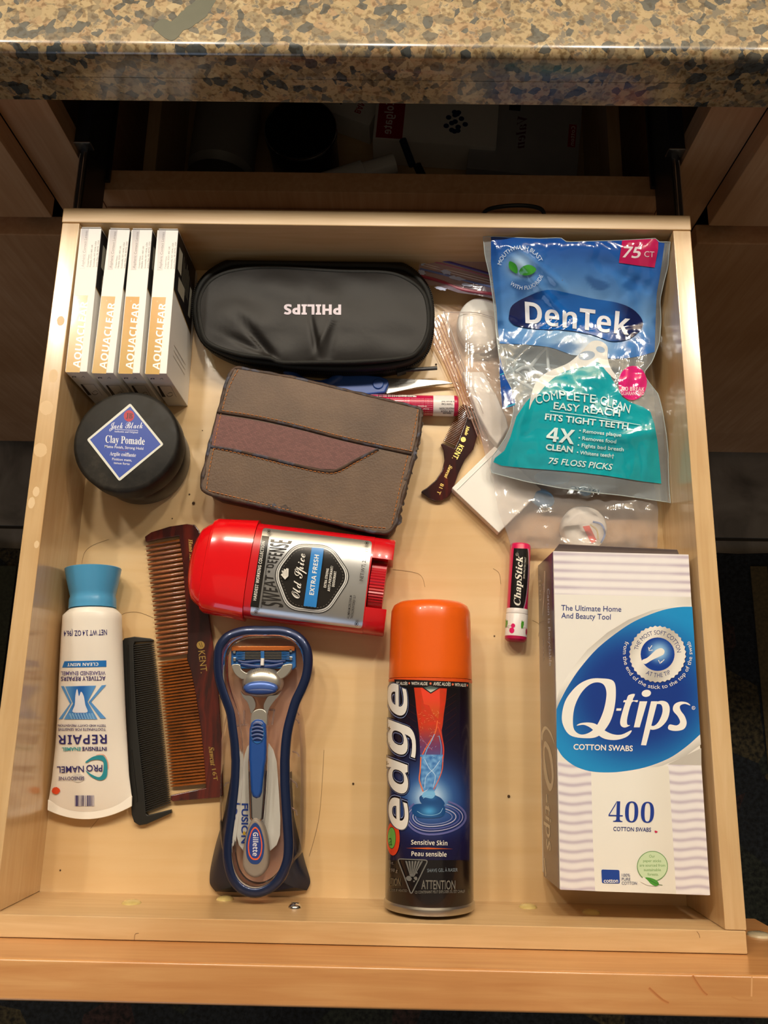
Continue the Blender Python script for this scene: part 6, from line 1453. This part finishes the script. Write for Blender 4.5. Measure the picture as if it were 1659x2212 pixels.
film_o = d1([(82, 110), (140, 106), (500, 122), (660, 116), (705, 148), (1120, 136), (1370, 122), (1400, 150), (1478, 146), (1468, 240), (1462, 330), (1430, 450), (1402, 580), (1410, 740), (1398, 900), (1345, 1040), (1275, 1130), (1330, 1210)]) + d2([(1390, 180), (1420, 300), (1450, 480), (1472, 700), (1490, 880), (1512, 992), (1330, 965), (1100, 932), (900, 912), (640, 876), (400, 830), (215, 782), (140, 762), (136, 720), (150, 640), (205, 570), (250, 500), (285, 420), (310, 300), (300, 150), (250, 40)]) + d1([(215, 1080), (200, 1000), (185, 880), (165, 640), (130, 400), (95, 250)])
D = Decal(hit_fp, (0, 0, 1), step=7, base=0)
D.poly(film_o, 'FFFFFF', raw=True); D.build('clear_front', M['pouchfilm'], fp_)
D = Decal(clamped(hit_hf(lambda x, y: max(.0190, fpzc(x, y) - .011)), .2138, .4606), (0, 0, 1), step=14, base=0); D.poly(film_o, 'FFFFFF', raw=True); D.build('clear_back', M['pouchfilm'], fp_)
D = Decal(hit_fp, (0, 0, 1), step=5, base=0.0003, dl=0.0001, kmax=14)
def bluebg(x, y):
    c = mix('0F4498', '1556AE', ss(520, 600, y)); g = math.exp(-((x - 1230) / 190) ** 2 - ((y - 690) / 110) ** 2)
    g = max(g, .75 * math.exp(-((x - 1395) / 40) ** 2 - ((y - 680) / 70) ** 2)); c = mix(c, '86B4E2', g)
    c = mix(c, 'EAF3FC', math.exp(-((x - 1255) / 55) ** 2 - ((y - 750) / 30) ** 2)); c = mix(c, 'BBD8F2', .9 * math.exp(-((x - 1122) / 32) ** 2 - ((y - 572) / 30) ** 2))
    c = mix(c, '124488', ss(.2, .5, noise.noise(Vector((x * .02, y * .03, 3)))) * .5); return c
D.T = TD1
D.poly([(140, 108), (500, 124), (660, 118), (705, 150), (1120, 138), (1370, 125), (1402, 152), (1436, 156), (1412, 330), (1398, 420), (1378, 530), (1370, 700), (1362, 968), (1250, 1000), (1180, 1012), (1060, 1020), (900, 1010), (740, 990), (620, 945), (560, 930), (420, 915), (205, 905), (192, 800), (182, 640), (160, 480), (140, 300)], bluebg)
D.poly([(205, 1000), (240, 1140), (270, 1240), (318, 1330), (315, 1370), (225, 1395), (218, 1250), (205, 1130)], '1A50A6'); D.line([(207, 1140), (238, 1128)], 7, '3AB8D0')
D.T = TD2
D.poly([(205, 30), (240, 40), (300, 150), (322, 250), (225, 285), (215, 150)], '1A50A6', layer=1); D.line([(225, 283), (320, 250)], 8, '3AB8D0')
D.poly([(500, 130), (560, 70), (640, 20), (700, -30), (780, -65), (860, -85), (940, -88), (980, -70), (1010, -20), (1040, 60), (1085, 130), (1120, 200), (1180, 240), (1270, 270), (1330, 310), (1360, 400), (1382, 520), (1400, 700), (1412, 846), (1280, 830), (1000, 786), (800, 762), (600, 744), (400, 730), (220, 712), (158, 685), (170, 655), (240, 600), (285, 500), (330, 345), (400, 240)], lambda x, y: mix('12A8B4', '0E98A8', .5 + .5 * noise.noise(Vector((x * .02, y * .02, 9)))))
D.T = TD1
# printed pick: band along the teal edge and its eyelet
D.poly(spline([(440, 1290), (480, 1190), (560, 1120), (700, 1060), (770, 1010), (830, 950), (890, 890), (960, 888), (1010, 930), (1010, 1000), (1030, 1080), (1075, 1150), (1060, 1168), (1000, 1110), (960, 1060), (920, 1045), (830, 1080), (700, 1110), (600, 1170), (520, 1250), (450, 1340), (425, 1400)], 3), 'E6E6E2', layer=6)
D.ell(855, 995, 62, 34, 'A8B8CC', a=-8, layer=7); D.ell(958, 950, 34, 22, 'A8C0DC', a=20, layer=7)
D.poly([(800, 1000), (850, 985), (870, 1000), (835, 1012)], 'E8F0F8', layer=8)
D.poly([(1120, 136), (1370, 124), (1390, 150), (1388, 200), (1362, 338), (1230, 322), (1095, 302), (1108, 220)], 'BE1C56')
D.text('75', (1122, 262), (1262, 270), 84, 'E8D8DC', 'bi'); D.text('CT', (1284, 258), (1358, 262), 42, 'E8D0D8', 's')
D.ell(1198, 1200, 106, 128, 'D8247A', a=4); D.text('NO BREAK', (1115, 1258), (1284, 1262), 30, 'F4D4E0', 'b'); D.text('GUARANTEED', (1110, 1290), (1284, 1292), 26, 'F4D4E0', 's', bold=.01)
D.arc('MOUTHWASH BLAST', 358, 362, 150, 196, 350, 28, 'D8E8F8', 's', bold=0) if False else D.arc('MOUTHWASH BLAST', 362, 350, 148, 192, 338, 30, 'D8E8F8', 's')
D.arc('WITH FLUORIDE', 385, 352, 152, 134, 18, 28, 'D8E8F8', 's')
D.poly(spline([(278, 292), (320, 310), (338, 345), (335, 382), (305, 370), (275, 340)], 4), '3E9E36'); D.poly(spline([(350, 365), (380, 330), (430, 318), (478, 350), (450, 385), (400, 398), (360, 388)], 4), '3E9E36')
lg_ = spline([(276, 690), (300, 620), (400, 560), (560, 505), (720, 530), (900, 570), (1080, 600), (1200, 650), (1270, 730), (1260, 800), (1170, 870), (1040, 888), (900, 840), (700, 805), (500, 798), (340, 775), (280, 735)], 4)
D.poly(lg_, lambda x, y: mix('1460B4', '101C50', ss(70, 125, abs(x - 1245) + .2 * abs(y - 680))), layer=9)
fan(D, 'DenTek', (398, 752), (1170, 842), (392, 592), (1185, 686), 'E6EAF2')
D.text('TM', (1200, 878), (1232, 880), 16, '2A3A66', 's')
D.T = TD2
TX = 'D8EEF0'
fan(D, 'COM', (482, 252), (640, 212), (468, 188), (632, 148), TX, 's'); fan(D, 'PLETE', (652, 212), (922, 246), (646, 148), (926, 184), TX, 's'); fan(D, 'CLEAN', (956, 252), (1172, 320), (962, 188), (1184, 258), TX, 's')
D.text('EASY REACH', (606, 288), (1102, 346), 52, TX, 's', bold=.01); D.line([(582, 304), (900, 345), (1256, 408)], 4, TX)
D.text('FITS TIGHT TEETH', (542, 366), (1164, 440), 44, TX, 's', bold=.02)
D.text('4X', (550, 525), (758, 552), 106, TX, 'b'); D.text('CLEAN', (548, 592), (750, 612), 42, TX, 's', bold=.03)
for k, t in enumerate(('• Removes plaque', '• Removes food', '• Fights bad breath', '• Whitens teeth†')):
    D.text(t, (798 - k * 6, 462 + k * 54), ((1112, 1074, 1130, 1058)[k], (496, 545, 604, 652)[k]), 27, TX, 's', bold=.01)
D.text('75', (568, 694), (640, 702), 44, TX, 'bi'); D.text('FLOSS PICKS', (662, 704), (1046, 744), 44, TX, 'i', bold=.01)
D.text('1912AC', (950, 892), (740, 866), 18, '4A6470', 's')
D.build('printed_film', M['print_gloss'], fp_, 'blue and teal printed front')
# seams and creased edge of the pouch
MB().tube([tuple(hit_fp(*q_, .0002)) for q_ in resample(film_o, 160)], 0.00030, 5, True).build('pouch_seam', mat('pouch_seam', 'B8C4C4', rough=.25), fp_)
# loose picks showing through the clear window
M['pickw'] = mat('white_pick', 'EDEFF0', rough=0.3)
pk = thing('floss_pick', 'white floss pick at the top left of the clear window in the pouch', 'floss pick', (*P(1152, 790, .021)[:2], 0.0200), 'floss picks in the pouch')
c7 = P(1152, 790, .021); f7 = Fr((c7.x, c7.y), 0)
MB().tube([f7.w(-0.012, 0, .0212), f7.w(0.0, 0.0006, .0216), f7.w(0.018, 0, .0212)], lambda t: .0016 - .0008 * t, 8).build('handle', M['pickw'], pk)
MB().tube(spline([tuple(f7.w(-0.012, 0, .0212)), tuple(f7.w(-0.015, 0.004, .0212)), tuple(f7.w(-0.021, 0.006, .0212))], 4, False), 0.0013, 8).tube(spline([tuple(f7.w(-0.012, 0, .0212)), tuple(f7.w(-0.015, -0.004, .0212)), tuple(f7.w(-0.021, -0.006, .0212))], 4, False), 0.0013, 8).build('fork', M['pickw'], pk)
MB().tube([f7.w(-0.020, 0.006, .0212), f7.w(-0.020, -0.006, .0212)], 0.0002, 5).build('floss', M['pickw'], pk)
for (x_, y_, a_, dz, lab) in ((1170, 812, 2.4, .0025, 'white floss pick crossing beside the teal print in the pouch'), (1138, 835, -.6, .001, 'white floss pick lowest in the clear window of the pouch'), (1165, 770, .9, .003, 'white floss pick under the blue header of the pouch'), (1185, 785, 1.6, .0045, 'white floss pick standing nearest the printed eyelet of the pouch')):
    c = copy_tree(pk); p_ = P(x_, y_, .021 + dz); c.location = (p_.x, p_.y, .0200 + dz); c.rotation_euler = (0, 0, a_); c['label'] = lab
bpy.context.view_layer.update()
